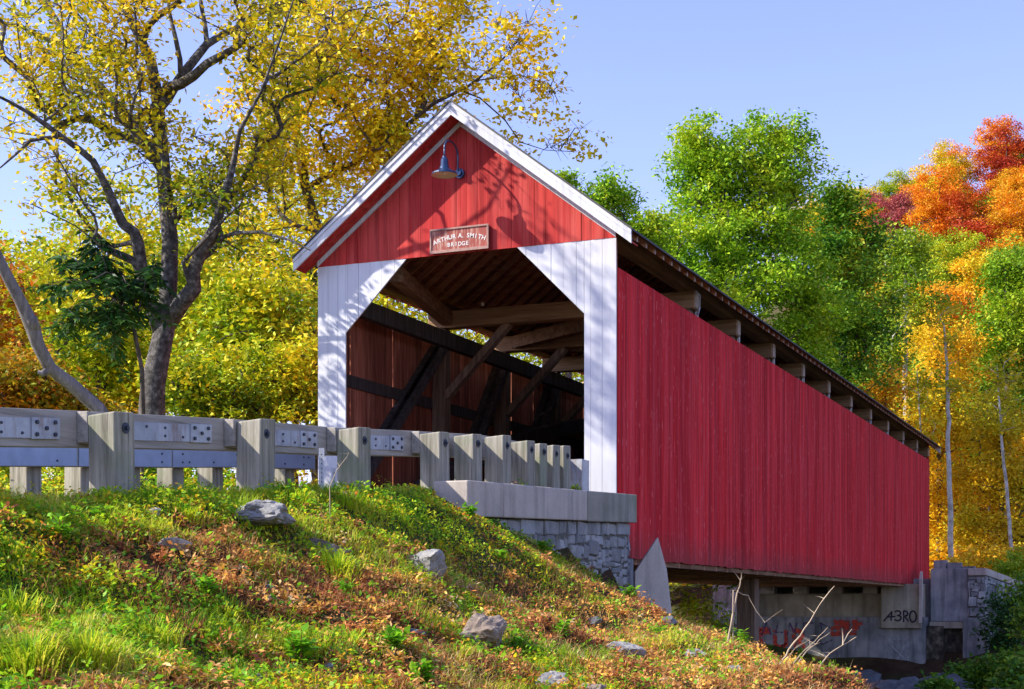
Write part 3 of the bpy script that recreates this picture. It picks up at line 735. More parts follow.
cap(u_b+0.008, u_c, M['concrete_dark'], WV-0.062, 0.41, 'end_block')
def stone_face(mb, uu, vv, du, dv, length, ztopf, zbotf, nvec, proud=0.05, hs=(0.07,0.21)):
    # rubble in rough courses along a line; nvec = outward normal
    z = 0; n = Vector(nvec); d = Vector((du,dv,0))
    def P(s, zz, o): return Vector((uu,vv,0)) + d*s + n*o + Vector((0,0,zz))
    zt = max(ztopf(0), ztopf(length)); zb = min(zbotf(0), zbotf(length)); z = zt
    while z > zb:
        h = rnd.uniform(*hs); s = -rnd.uniform(0,0.2)
        while s < length:
            w = rnd.choice([rnd.uniform(0.08,0.2),rnd.uniform(0.18,0.38)])*(0.7+h*2)
            s0, s1 = max(s,0), min(s+w, length)
            if s1-s0 > 0.05:
                tops = ztopf((s0+s1)/2) - (zt - z); sm_ = (s0+s1)/2; wv = 0.055*math.sin(sm_*3.1+z*2.0)+0.03*math.sin(sm_*7.7+1)
                if z < zt-0.01: tops += wv*min(1,(zt-z)/0.25)
                
                zu0, zl0 = tops, tops-h
                subs = [(zu0, zl0)]
                if h > 0.19 and rnd.random() < 0.35:
                    m_ = zl0 + h*rnd.uniform(0.35,0.65); subs = [(zu0,m_),(m_,zl0)]
                for zu, zl in subs:
                    if zu < zbotf((s0+s1)/2)-0.15: continue
                    g_ = rnd.uniform(0.005,0.014); pr = rnd.uniform(0.015, proud); j = lambda k=0.02: rnd.uniform(-k,k)
                    c0 = [(s0+g_+j(.022), zl+g_+j(.014)), (s1-g_+j(.022), zl+g_+j(.014)), (s1-g_+j(.022), zu-g_+j(.014)), (s0+g_+j(.022), zu-g_+j(.014))]
                    i_ = 0.014
                    c1 = [(c0[0][0]+i_,c0[0][1]+i_),(c0[1][0]-i_,c0[1][1]+i_),(c0[2][0]-i_,c0[2][1]-i_),(c0[3][0]+i_,c0[3][1]-i_)]
                    vs = [P(a,b_,-0.05) for a,b_ in c0]+[P(a,b_,pr-0.014) for a,b_ in c0]+[P(a,b_,pr+j(.008)) for a,b_ in c1]
                    mb.add(vs, [(0,1,5,4),(1,2,6,5),(2,3,7,6),(3,0,4,7),(4,5,9,8),(5,6,10,9),(6,7,11,10),(7,4,8,11),(8,9,10,11)])
            s += w
        z -= h
mb = MB(); mb.prismy([(u_a+0.1,-0.6),(u_c-0.06,-0.9),(u_c-0.06,captop(u_c)-0.42),(u_a+0.1,captop(u_a)-0.41)], WV+0.05, WV+0.34); mb.build('mortar_core', M['mortar'], wall)
mb = MB(); stone_face(mb, u_a+0.1, WV+0.05, 1, 0, u_c-0.06-(u_a+0.1), lambda s: captop(u_a+0.1+s)-0.412, lambda s: 0.9-0.25*s, (0,-1,0))
mb.build('stone_face', M['stone'], wall)
mb = MB(); stone_face(mb, u_c-0.07, WV+0.03, 0, 1, 0.30, lambda s: captop(u_c)-0.412, lambda s: -0.7, (1,0,0))
mb.build('stone_end', M['stone'], wall)
# pointed concrete fender beside the siding
fd = tag(empty('concrete_fender', (0.5,-0.5,0)), 'pointed grey concrete wedge between the stone wall and the red siding', 'concrete wedge')
pA = pix(635,572,22.0); pB = pix(658,537,22.15); pC = pix(667,570,22.3); pD = pix(635,614,22.0); pE = pix(672,614,22.35)
mb = MB(); off = Vector((0.30,0.125,0))
fr = [pD, pE, pC, pB, pA]
mb.add(fr+[p+off for p in fr], [(0,1,2,3,4),(9,8,7,6,5),(0,5,6,1),(1,6,7,2),(2,7,8,3),(3,8,9,4),(4,9,5,0)])
mb.build('wedge', M['concrete'], fd, bevel=0.012)
# near abutment under the portal
ab = tag(MB().box(0.03,0.75,0.0,W,-0.9,0.83).build('bridge_abutment', M['abut'], origin=(0.4,2.5,-0.9)), 'shadowed near abutment under the portal end of the bridge', 'abutment')

# ---------------------------------------------------------------- far abutment
fa = tag(empty('bridge_abutment', (27,2.5,-2.2)), 'tall grey concrete far abutment with graffiti under the end of the bridge', 'abutment')
def part(nm, mat, parent=fa, bevel=0.0, **k):
    mb = MB(); mb.box(*k['b']); return mb.build(nm, mat, parent, bevel=bevel)
part('breast_wall', M['abut'], b=(27.0,28.2,-0.55,5.9,-2.6,-0.28))
part('bearing_seat', M['abut_warm'], b=(27.35,28.2,0.75,5.0,-0.275,0.45))
part('back_wall', M['abut'], b=(28.22,28.9,-0.6,5.95,-2.6,0.92))
for k, v in enumerate((1.15,2.25,3.35,4.4)): part('bearing_block', M['concrete'], b=(27.1,27.5,v-0.22,v+0.22,0.455,0.72))
r_pil = part('pilaster', M['abut_warm'], b=(26.72,28.0,-0.45,0.75,-0.62,0.74), bevel=0.015)
l_pil = part('pilaster', M['abut'], b=(26.75,28.0,5.0,6.1,-0.55,0.74), bevel=0.015)
mb = MB(); mb.prismy([(26.4,-0.45),(26.55,-0.45),(26.72,0.55),(26.66,1.12),(26.5,0.9)], -0.52, -0.44); mb.build('wing_fin', M['concrete'], fa)
part('side_return', M['blackish'], b=(27.15,28.2,-1.05,-0.56,-2.5,-0.55))
# graffiti, painted strokes standing a few mm off the concrete
def stroke(mb, pts, w, u, v0, z0, sc):
    pts = [(v0 - x*sc, z0 + y*sc) for x, y in pts]
    for (a, b_) in zip(pts[:-1], pts[1:]):
        d = Vector((b_[0]-a[0], b_[1]-a[1], 0)); 
        if d.length < 1e-4: continue
        n_ = Vector((-d.y, d.x, 0)).normalized()*w/2; e = d.normalized()*w*0.3
        q = [(a[0]-e.x+n_.x,a[1]-e.y+n_.y),(b_[0]+e.x+n_.x,b_[1]+e.y+n_.y),(b_[0]+e.x-n_.x,b_[1]+e.y-n_.y),(a[0]-e.x-n_.x,a[1]-e.y-n_.y)]
        o = len(mb.v)/4*0.00002
        mb.add([(u-o,y,z) for y,z in q], [(0,1,2,3)])
def arc(cx, cy, rx, ry, a0, a1, n=14):
    return [(cx+rx*math.cos(a0+(a1-a0)*i/n), cy+ry*math.sin(a0+(a1-a0)*i/n)) for i in range(n+1)]
def graff(nm, mat, strokes, w, u, v0, z0, sc, parent=fa):
    mb = MB(); [stroke(mb, s, w, u, v0, z0, sc) for s in strokes]; return mb.build(nm, mat, parent)
# red letters T U and a broken third letter
graff('graffiti', M['redspray'], [[(0,1),(0.9,1)],[(0.05,0.85),(0.85,0.85)],[(0.45,1),(0.45,0)],[(0.2,0.0),(0.75,0.0)],
     [(1.2,0.9),(1.2,0.3)]+arc(1.5,0.3,0.3,0.22,PI,2*PI)+[(1.8,0.9)], [(2.2,0.1),(2.2,0.95)]+arc(2.3,0.7,0.35,0.25,PI/2,-PI/2)+[(2.75,0.1)]], 0.13, 26.994, 4.84, -1.28, 0.60)
graff('graffiti', M['redspray'], [[(0,0.1),(0.9,0.15)],[(0.1,0.3),(1.0,0.3)],[(0.0,-0.1),(0.8,-0.05)]], 0.16, 26.993, 2.3, -0.72, 0.9)
graff('graffiti', M['redspray'], [[(0,0.0),(0.5,0.3),(0.9,0.1)],[(0.1,-0.25),(0.8,-0.2)]], 0.12, 26.992, 3.9, -1.6, 0.7)
graff('graffiti', M['blackspray'], [[(-0.1,0.05),(0.5,0.75),(0.45,0.1)],[(0.15,0.35),(0.75,0.4)],arc(0.95,0.65,0.22,0.18,PI*0.8,-PI*0.5)+arc(0.95,0.28,0.26,0.2,PI*0.5,-PI*0.8),
     [(1.4,0.0),(1.4,0.8)]+arc(1.45,0.62,0.25,0.2,PI/2,-PI/2)+[(1.75,0.05)], arc(2.1,0.4,0.25,0.42,0,2*PI)], 0.05, 26.714, 0.62, -0.42, 0.40, r_pil)
graff('graffiti', M['whitespray'], [arc(0.3,0.5,0.25,0.3,0,2*PI),[(0.6,0.1),(0.9,0.8)],[(0.7,0.85),(1.1,0.2)],[(1.0,0.75),(1.4,0.15)],[(1.4,0.8),(1.05,0.1)],arc(1.8,0.45,0.25,0.3,0.5,5)], 0.035, 26.744, 5.98, -0.35, 0.42, l_pil)
graff('graffiti', M['whitespray'], [arc(0,0,0.35,0.3,0,2*PI),[(-0.2,-0.1),(-0.1,0.15),(0.05,-0.1),(0.15,0.15)]], 0.035, 26.994, 2.35, -1.75, 0.6)
graff('graffiti', M['whitespray'], [[(0,0),(0,1.6),(0.9,1.6),(0.9,0)],[(0.1,0.1),(0.8,1.4)],[(0.1,1.3),(0.8,0.6)]], 0.018, 26.994, 0.55, -2.0, 0.65)
graff('graffiti', M['purplespray'], [[(0,0),(0.2,0.5),(0.4,0)],[(0.7,0.5),(0.6,0.1),(0.9,0.1)],[(1.1,0.0),(1.2,0.5),(1.4,0.1),(1.5,0.5)],[(1.8,0),(1.8,0.5),(2.2,0.5)],[(2.6,0),(2.5,0.5),(2.9,0.3)],[(1.9,-0.3),(2.2,-0.2),(2.6,-0.4),(3.0,-0.2)]], 0.05, 26.993, 4.55, -0.85, 0.75)
# far wing wall
fw = tag(empty('wing_wall', (28,-1.5,-1.5)), 'far wing wall of grey concrete and rubble stone right of the bridge end', 'wing wall')
part('concrete_face', M['abut'], fw, b=(27.6,28.0,-1.75,-0.62,-0.42,1.22), bevel=0.02)
part('ledge', M['abut_warm'], fw, b=(27.35,28.0,-1.75,-0.62,-0.62,-0.425))
part('blackish_recess', M['blackish'], fw, b=(27.62,28.0,-1.62,-0.70,-2.3,-0.625))
part('pier', M['abut'], fw, b=(27.2,28.0,-2.35,-1.63,-2.0,-0.30), bevel=0.02)
mb = MB(); wl = 5.6; wd = Vector((5.2,-0.55,0)).normalized(); wn = Vector((wd.y,-wd.x,0))
p0 = Vector((27.5,-2.25,0)); 
def wt(s): return 1.20 - 0.06*s
q = [p0, p0+wd*wl, p0+wd*wl-wn*0.5, p0-wn*0.5]
mb.hexa([Vector((a.x,a.y,-1.9)) for a in q], [Vector((a.x,a.y,wt(0) if i in (0,3) else wt(wl))) for i,a in enumerate(q)])
mb.build('core', M['mortar'], fw)
mb = MB(); stone_face(mb, p0.x, p0.y, wd.x, wd.y, wl, lambda s: wt(s)-0.22, lambda s: -1.8, wn, 0.06, (0.14,0.32)); 
stone_face(mb, p0.x-0.0, p0.y+0.5, 0, -1, 0.5, lambda s: 0.95, lambda s: -0.35, (-1,0,0), 0.06, (0.14,0.3)); mb.build('stone_face', M['stone'], fw)
mb = MB(); q2 = [p0+wn*0.06-wd*0.06, p0+wd*wl+wn*0.06, p0+wd*wl-wn*0.5, p0-wn*0.5-wd*0.06]
mb.hexa([Vector((a.x,a.y,(wt(0) if i in (0,3) else wt(wl))-0.2)) for i,a in enumerate(q2)], [Vector((a.x,a.y,(wt(0) if i in (0,3) else wt(wl))+0.02)) for i,a in enumerate(q2)])
mb.build('coping', M['concrete'], fw, bevel=0.02)
for k,(u,v0_,v1_,zt_) in enumerate(((28.3,-1.0,-0.62,1.50),(28.3,-1.45,-1.04,1.42),(28.35,-1.85,-1.5,1.30))):
    part('parapet_step', M['abut'], fw, b=(u,u+0.4,v0_,v1_,0.9,zt_))
# ---------------------------------------------------------------- foliage and trees
def unit(a): return a/np.maximum(np.linalg.norm(a, axis=1, keepdims=True), 1e-9)
def leaf_arrays(P, Ls, aspect=0.5, down=0.25, upn=0.6, D=None):
    n = len(P); d = NR.normal(size=(n,3)); d[:,2] = d[:,2]*0.6 - down
    if D is not None: d = D + d*0.35
    d = unit(d); nn = NR.normal(size=(n,3)); nn[:,2] = np.abs(nn[:,2]) + upn
    s = unit(np.cross(d, nn)); up = np.cross(s, d)
    Lc = (Ls*(0.6+0.8*NR.random(n)))[:,None]
    w = Lc*aspect*0.5
    v = np.stack([P, P+d*Lc*0.45+s*w+up*Lc*0.06, P+d*Lc, P+d*Lc*0.45-s*w+up*Lc*0.06], 1).reshape(-1,3)
    return v
def quads(nv): return np.arange(nv).reshape(-1,4)
def gauss_cloud(C, n, r, flat=0.6):
    C = np.asarray(C); P = np.repeat(C, n, axis=0)
    q = unit(NR.normal(size=(len(P),3)))*(NR.random((len(P),1))**0.55)*1.75*np.array([1,1,flat]); rr = np.repeat(np.broadcast_to(r, len(C)), n)
    return P + q*rr[:,None]*0.6
def crown_points(ells, hole=0.38, hs=0.45, shell=0.45, seed=0):
    out = []
    for (cx,cy,cz,rx,ry,rz,n) in ells:
        k = 0; tries = 0
        while k < n and tries < n*12:
            tries += 1
            d = unit(NR.normal(size=(1,3)))[0]; r = NR.random()**shell
            wob = 1 + 0.22*noise.noise(Vector((d[0]*1.7+seed, d[1]*1.7, d[2]*1.7+cx)))
            p = np.array([cx+d[0]*rx*r*wob, cy+d[1]*ry*r*wob, cz+d[2]*rz*r*wob])
            if noise.noise(Vector((p[0]*hs+seed*3.1, p[1]*hs, p[2]*hs*1.3)))*0.5+0.5 < hole: continue
            out.append(p); k += 1
    return np.array(out)
class Skel:
    def __init__(self): self.P = []; self.par = []; self.fix = []; self.paths = []
    def node(self, p, par, fix=None): self.P.append(np.array(p, float)); self.par.append(par); self.fix.append(fix); return len(self.P)-1
    def near(self, p):
        A = np.array(self.P); return int(np.argmin(((A-np.array(p))**2).sum(1)))
    def limb(self, pts, radii, attach=True, step=0.5, wob=0.04):
        pts = [Vector(p) for p in pts]
        last = self.near(pts[0]) if (attach and self.P) else None
        path = [] if last is None else [last]
        prev = None
        for i in range(len(pts)-1):
            a, b_ = pts[i], pts[i+1]; n = max(1, int((b_-a).length/step))
            for k in range(0 if i == 0 else 1, n+1):
                t = k/n; r = radii[i]*(1-t)+radii[i+1]*t; p = a.lerp(b_, t)
                if 0 < k < n: p += Vector([rnd.uniform(-1,1)*min(wob, r*0.5) for _ in range(3)])
                last = self.node(p, last if last is not None else -1, r); path.append(last)
        self.paths.append(path)
    def attach(self, clumps, tip=0.01, seg=0.7, order_from=None, sag=0.0, zpen=0.8, maxr=99):
        C = np.asarray(clumps); o = np.array(order_from if order_from is not None else self.P[-1])
        C = C[np.argsort(((C-o)**2).sum(1))]
        cap_ = len(self.P)+len(C)*10; A = np.zeros((cap_,3)); n0 = len(self.P); A[:n0] = np.array(self.P)
        for c in C:
            n0 = len(self.P); dv = A[:n0]-c; cost = np.sqrt((dv**2).sum(1)) + zpen*np.maximum(dv[:,2],-0.3)
            j = int(np.argmin(cost)); p = self.P[j]; dist = np.linalg.norm(c-p)
            if dist < 0.05: continue
            pj = self.par[j]; dirp = (p-self.P[pj]) if pj >= 0 else np.array([0,0,1.0]); dirp = dirp/max(np.linalg.norm(dirp),1e-6)
            k = min(8, max(2, int(dist/seg)+1)); m = p + dirp*dist*0.35 + np.array([rnd.uniform(-1,1) for _ in range(3)])*dist*0.10 + np.array([0,0,dist*0.06])
            path = [j]; last = j
            for i in range(1, k+1):
                t = i/k; q = (1-t)**2*p + 2*t*(1-t)*m + t*t*c
                if i < k: q = q + np.array([rnd.uniform(-1,1) for _ in range(3)])*dist*0.03
                last = self.node(q, last); A[len(self.P)-1] = q; path.append(last)
                if len(self.P) >= cap_-10: A = np.concatenate([A, np.zeros((2000,3))]); cap_ += 2000
            self.paths.append(path)
        self.tip = tip
    def mesh(self, mb, sides=5, exp=2.3, minr=0.0):
        n = len(self.P); acc = np.zeros(n); tip = getattr(self,'tip',0.01)
        has = np.zeros(n, bool)
        for i,p in enumerate(self.par):
            if p >= 0: has[p] = True
        R = np.zeros(n)
        for i in range(n-1, -1, -1):
            R[i] = (acc[i])**(1/exp) if acc[i] > 0 else tip
            if self.fix[i] is not None: R[i] = self.fix[i]
            else:
                if self.par[i] >= 0: acc[self.par[i]] += R[i]**exp*1.02
        self.R = R
        for path in self.paths:
            if len(path) < 2: continue
            rr = [R[k] for k in path]
            if rr[0] > rr[1]*1.3: rr[0] = rr[1]*1.15
            if max(rr) < minr: continue
            s = sides+3 if rr[0] > 0.12 else (sides if rr[0] > 0.03 else 4)
            mb.tube([self.P[k] for k in path], rr, s, cap=False)
        return mb
def in_beam(c):
    t = -c[0]/SUN_TRAVEL.x; v = c[1]+SUN_TRAVEL.y*t; z = c[2]+SUN_TRAVEL.z*t
    return t > 0 and ((-0.3 < v < 4.4 and 4.9 < z < 7.9) and rnd.random() < 0.82)
def tree(name, label, cat, base, trunk_top, r0, ells, leafmat, barkmat, nleaf, lsize, crad, group=None, hole=0.36, hs=0.45, tip=0.012, limbs=None, seed=0,
         shell=0.45, flat=0.6, aspect=0.5, sides=5, step=0.7, extra=None, down=0.25, twigs=0, minr=0.0, zpen=0.8, clear=False):
    root = tag(empty(name, base), label, cat, group)
    sk = Skel(); b0 = Vector(base)
    if limbs:
        for i, (pts, rr) in enumerate(limbs): sk.limb(pts, rr, attach=i > 0)
    else:
        tt = Vector(trunk_top); m = b0.lerp(tt, 0.5) + Vector((rnd.uniform(-.3,.3), rnd.uniform(-.3,.3), 0))*(tt-b0).length*0.06
        sk.limb([b0-Vector((0,0,0.4)), b0+Vector((0,0,0.25)), m, tt], [r0*1.45, r0*1.05, r0*0.75, r0*0.35], attach=False, step=0.6)
    C = crown_points(ells, hole, hs, shell, seed)
    if clear: C = C[[not in_beam(c) for c in C]]
    sk.attach(C, tip=tip, order_from=tuple(b0), seg=step, zpen=zpen)
    mb = MB(); sk.mesh(mb, sides, minr=minr)
    P = [gauss_cloud(C, nleaf, crad*(0.7+0.6*NR.random(len(C))), flat)]
    if extra is not None:
        for (E, n, r) in extra: P.append(gauss_cloud(E, n, r, flat))
    if twigs:
        q = gauss_cloud(C, twigs, crad*1.0, flat); a = np.repeat(C, twigs, axis=0)
        for p_, q_ in zip(a, q): mb.tube([p_, (p_+q_)/2+np.array([0,0,0.03]), q_], [0.009,0.006,0.003], 3, cap=False)
    mb.build('trunk', barkmat, root, smooth=True)
    P = np.concatenate(P); v = leaf_arrays(P, lsize, aspect, down)
    np_mesh('crown', v, quads(len(v)), leafmat, root)
    return root
def ell(x, y, D, rpx, rpz, n, rd=None):        # crown lobe seen at x, y at distance D, radii in pixels
    p = pix(x, y, D); r = rpx/FPX*D; return (p.x, p.y, p.z, r*(rd or 1), r*(rd or 1), rpz/FPX*D, n)
def gbase(x, D, dz=0.0):
    p = pix(x, HOR, D); return (p.x, p.y, G(p.x,p.y)+dz)

# --- the big yellow tree by the road
def L_(*pts): return [pix(x,y,D) for x,y,D in pts]
D0 = 25.0
tb = pix(151, 430, D0); tb.z = G(tb.x, tb.y)
limbs = [
 ([tb-Vector((0,0,0.4)), tb+Vector((0,0,0.15))]+L_((151,425,D0),(153,385,D0),(160,350,D0),(167,318,D0)), [0.42,0.34,0.29,0.25,0.22,0.20]),
 (L_((166,318,D0),(169,280,D0),(170,240,D0),(166,200,25.1),(163,165,25.2),(160,130,25.3),(157,95,25.3),(151,62,25.3),(142,42,25.4),(128,15,25.5),(118,-15,25.6),(105,-70,25.8)), [0.19,0.18,0.17,0.16,0.15,0.14,0.125,0.11,0.095,0.08,0.07,0.04]),
 (L_((168,325,D0),(182,302,24.8),(194,288,24.6),(193,272,24.5),(202,250,24.3),(214,230,24.1),(226,190,23.8),(232,170,23.7),(240,130,23.4),(262,90,23.0),(280,40,22.7),(300,-20,22.5)), [0.17,0.17,0.16,0.14,0.13,0.115,0.085,0.065,0.04,0.028,0.02,0.012]),
 (L_((163,168,25.2),(151,150,25.3),(132,122,25.6),(112,102,25.9),(97,85,26.1),(82,68,26.3),(71,52,26.5),(60,28,26.8),(45,2,27.0),(30,-30,27.3)), [0.14,0.14,0.135,0.125,0.115,0.11,0.10,0.08,0.065,0.04]),
 (L_((66,48,26.6),(45,38,26.6),(22,27,26.7),(-10,20,26.8),(-50,30,27)), [0.06,0.05,0.045,0.035,0.02]),
 (L_((157,98,25.3),(168,88,25.1),(180,84,24.9),(193,76,24.7),(206,64,24.5),(226,53,24.2),(238,46,24.0),(245,41,23.9)), [0.12,0.115,0.11,0.10,0.09,0.075,0.065,0.05]),
 (L_((152,122,25.3),(142,113,25.2),(137,122,25.2),(147,112,25.2),(160,106,25.2),(168,97,25.2),(180,78,25.4),(194,60,25.6),(207,44,25.8),(225,33,26.0),(243,25,26.2),(262,12,26.4),(277,4,26.6),(300,-10,27)), [0.11,0.12,0.08,0.12,0.12,0.11,0.10,0.095,0.085,0.07,0.065,0.05,0.045,0.03]),
 (L_((207,44,25.8),(205,25,25.8),(201,5,25.9),(198,-30,26)), [0.06,0.05,0.045,0.03]),
 (L_((181,82,25.2),(180,60,25.2),(176,40,25.3),(170,15,25.3),(166,-20,25.4)), [0.06,0.055,0.05,0.04,0.03]),
 (L_((142,42,25.4),(148,25,25.2),(158,15,25.0),(170,8,24.9),(184,-2,24.8),(200,-30,24.6)), [0.09,0.08,0.075,0.065,0.05,0.03]),
 (L_((160,335,D0),(153,312,24.9),(147,295,24.7),(142,275,24.5),(138,243,24.3),(134,232,24.2),(123,224,24.1),(114,205,24.0),(108,190,23.9),(93,161,23.7),(80,150,23.6),(65,139,23.5),(46,125,23.3),(29,113,23.2),(10,102,23.0),(-15,90,22.8)), [0.15,0.14,0.135,0.13,0.12,0.11,0.10,0.09,0.08,0.07,0.065,0.055,0.05,0.04,0.03,0.02]),
 (L_((135,262,24.4),(124,257,24.3),(113,252,24.2),(101,247,24.1),(94,240,24.0),(97,228,24.0)), [0.09,0.085,0.075,0.06,0.045,0.03]),
 (L_((58,137,23.5),(45,138,23.3),(30,141,23.1),(15,155,22.9),(0,168,22.8)), [0.045,0.04,0.035,0.025,0.015]),
 (L_((138,243,24.3),(128,243,24.6),(112,247,25),(105,262,25.2)), [0.06,0.05,0.04,0.03]),
 (L_((200,257,24.4),(215,240,24.2),(235,233,24.0),(260,232,23.8),(290,240,23.5),(310,250,23.4)), [0.055,0.045,0.04,0.03,0.025,0.015]),
 (L_((190,285,24.5),(183,262,24.3),(200,245,24),(228,215,23.5),(240,205,23.3)), [0.05,0.04,0.035,0.025,0.02]),
]
limbs = [(p_, [q_*0.82 for q_ in r_]) for p_, r_ in limbs]
main_ells = [ell(60,90,25,130,95,50,0.7), ell(160,60,24.5,130,90,60,0.8), ell(250,80,24.5,110,110,50,0.7), ell(60,-30,25,140,90,26,0.8), ell(200,-50,25,150,80,26,0.8), ell(210,190,24.5,100,70,34,0.7),
             ell(60,190,24,90,55,16,0.7), ell(320,30,23.5,100,70,30,0.8), (-5.2,9.3,11.3,1.7,1.7,1.5,34)]  # last lobe is out-of-frame foliage added to shade the portal's right column
main_tree = tree('ash_tree', 'tall grey barked tree with forked limbs and yellow leaves behind the guard rail', 'tree', tuple(tb), None, 0, main_ells, M['leaf_main'], M['bark'],
     64, 0.100, 0.62, hole=0.40, hs=0.35, limbs=limbs, seed=2, shell=0.6, twigs=5, aspect=0.55, clear=True)

# --- golden tree whose twigs reach over the ridge
b2 = gbase(352, 33)
limbs2 = [
 ([Vector(b2)-Vector((0,0,0.4)), Vector(b2)]+L_((350,400,33),(335,300,33),(306,190,33),(296,130,33),(298,95,33),(300,70,33)), [0.20,0.15,0.13,0.12,0.11,0.10,0.09,0.06]),
 (L_((297,128,33),(280,112,32.6),(262,112,32.2),(250,100,32),(240,70,31.8)), [0.09,0.08,0.07,0.05,0.03]),
 (L_((297,122,33),(310,105,32.6),(330,101,32.2),(350,108,31.8),(362,130,31.6),(375,150,31.5)), [0.09,0.08,0.07,0.055,0.04,0.02]),
 (L_((297,100,33),(312,88,32.5),(335,78,32),(358,76,31.5),(380,85,31.2)), [0.08,0.07,0.055,0.04,0.02]),
 (L_((306,188,33),(350,165,32.5),(395,135,32),(434,103,31.6),(467,87,31.2),(496,65,31),(512,50,30.9),(527,36,30.9)), [0.07,0.06,0.05,0.04,0.03,0.022,0.016,0.008]),
 (L_((460,90,31.3),(480,98,31.5),(505,120,31.6),(520,142,31.6),(545,150,31.6),(575,152,31.5)), [0.022,0.018,0.015,0.012,0.01,0.006]),
 (L_((480,80,31.2),(520,75,31.1),(550,85,31.1),(560,105,31.2)), [0.02,0.015,0.011,0.006]),
 (L_((560,150,31.5),(575,128,31.5),(586,128,31.5)), [0.015,0.012,0.006]),
]
ells2 = [ell(330,70,32,100,85,62,0.8), ell(420,50,32,75,60,40,0.8), ell(270,160,32.5,90,75,44,0.8), ell(370,160,32.5,70,60,34,0.7), ell(300,-20,32,140,50,34,0.8), ell(400,120,32,60,60,26,0.7), ell(440,-10,32,60,45,16,0.8), ell(330,240,33,60,40,16)]
def along(pts, n, spread):
    out = []
    pts = [Vector(p) for p in pts]
    for _ in range(n):
        i = rnd.randrange(len(pts)-1); out.append(pts[i].lerp(pts[i+1], rnd.random()) + Vector([rnd.gauss(0,spread) for _ in range(3)]))
    return np.array([tuple(p) for p in out])
gold = tree('golden_tree', 'golden leaved tree behind the portal with thin twigs reaching over the ridge', 'tree', b2, None, 0, ells2, M['leaf_right'], M['bark_dark'],
     95, 0.115, 0.72, hole=0.36, hs=0.35, limbs=limbs2, seed=5, shell=0.6, twigs=3, aspect=0.6,
     extra=[(along(L_((455,95,31.3),(496,65,31),(527,36,30.9)), 60, 0.34), 12, 0.32), (along(L_((500,60,31),(527,30,30.9),(530,60,30.9),(528,95,31)), 50, 0.30), 9, 0.30),
            (along(L_((460,30,31.3),(500,25,31),(515,60,30.9)), 20, 0.35), 8, 0.35),
            (along(L_((480,98,31.4),(520,142,31.6),(575,150,31.5)), 34, 0.30), 8, 0.24), (along(L_((520,75,31.1),(550,90,31.1),(540,110,31)), 30, 0.28), 8, 0.24), (along(L_((565,125,31.5),(588,150,31.5)), 20, 0.22), 7, 0.2)])
sk = Skel(); mb = MB()
for E in (L_((480,80,31.2),(527,36,30.9)), L_((505,60,31),(530,20,30.9)), L_((520,75,31.1),(552,95,31.1)), L_((540,150,31.6),(588,140,31.5)), L_((500,70,31),(522,100,31.1)), L_((470,86,31.2),(500,20,31))):
    for k in range(26):
        t = rnd.uniform(0.05,1); p = E[0].lerp(E[1],t); q = p+Vector((rnd.gauss(0,.24),rnd.gauss(0,.24),rnd.gauss(0.08,.22)))
        mb.tube([p, p.lerp(q,.5)+Vector((rnd.gauss(0,.04),0,.06)), q], [0.009,0.006,0.003], 3, cap=False)
mb.build('fine_twigs', M['bark_dark'], gold, smooth=True)

# --- leaning bare trunk at the left
lb = pix(104, 415, 21.5)
lt = tag(empty('leaning_trunk', (lb.x,lb.y,G(lb.x,lb.y))), 'bare grey trunk leaning out over the left end of the guard rail', 'dead trunk')
sk = Skel()
sk.limb([Vector((lb.x,lb.y+0.25,G(lb.x,lb.y)-0.3)), pix(112,430,21.6)]+L_((98,408,21.5),(72,385,21.3),(50,368,21.1),(38,345,20.9),(32,325,20.8),(20,300,20.6),(5,272,20.4),(-10,240,20.2),(-30,200,20)), [0.13,0.12,0.10,0.095,0.09,0.09,0.105,0.08,0.075,0.065,0.05], attach=False, step=0.25, wob=0.02)
sk.limb(L_((34,328,20.8),(31,318,20.7),(28,316,20.7)), [0.09,0.08,0.05]); sk.limb(L_((52,368,21.1),(42,374,21),(38,372,21)), [0.06,0.045,0.03])
sk.tip = 0.01; mb = MB(); sk.mesh(mb, 8); mb.build('stem', M['bark_bare'], lt, smooth=True)

# --- dark compound leaved sapling in front of the big tree
sb = gbase(140, 23.6)
sap = tag(empty('sapling', sb), 'dark green sapling with long drooping compound leaves before the forked tree', 'sapling')
mb = MB(); P = []; Dv = []
mb.tube([Vector(sb)-Vector((0,0,.2)), pix(143,420,23.5), pix(142,370,23.3), pix(134,330,23.2), pix(120,300,23.1)], [0.045,0.04,0.035,0.03,0.02], 6)
for (x,y) in ((60,262),(90,245),(40,285),(75,290),(105,270),(125,290),(60,310),(150,280),(95,315),(115,330),(160,262),(125,345),(80,228),(110,360),(45,250),(140,310),(70,325)):
    a = pix(128+rnd.uniform(-12,12), 300+rnd.uniform(-15,25), 23.1); e = pix(x+rnd.uniform(-6,6),y,23+rnd.uniform(-.8,.8)); m = a.lerp(e,.5)+Vector((0,0,0.25))
    mb.tube([a,m,e], [0.014,0.009,0.004], 4, cap=False)
    for sub in range(9):
        t = rnd.uniform(0.35,1.0); p = a.lerp(m,t*2) if t<.5 else m.lerp(e,t*2-1); dr = Vector((rnd.gauss(0,1),rnd.gauss(0,1),-0.35)).normalized(); Ls = rnd.uniform(.35,.6)
        tipp = p+dr*Ls+Vector((0,0,-0.06)); mb.tube([p,tipp],[0.005,0.003],3,cap=False)
        sd = dr.cross(Vector((0,0,1))).normalized()
        for k in range(11):
            q = p.lerp(tipp,(k+.5)/11)
            for s_ in (-1,1): P.append(tuple(q)); Dv.append(tuple((sd*s_+dr*.4+Vector((0,0,-.35))).normalized()))
mb.build('stem', M['bark_dark'], sap, smooth=True)
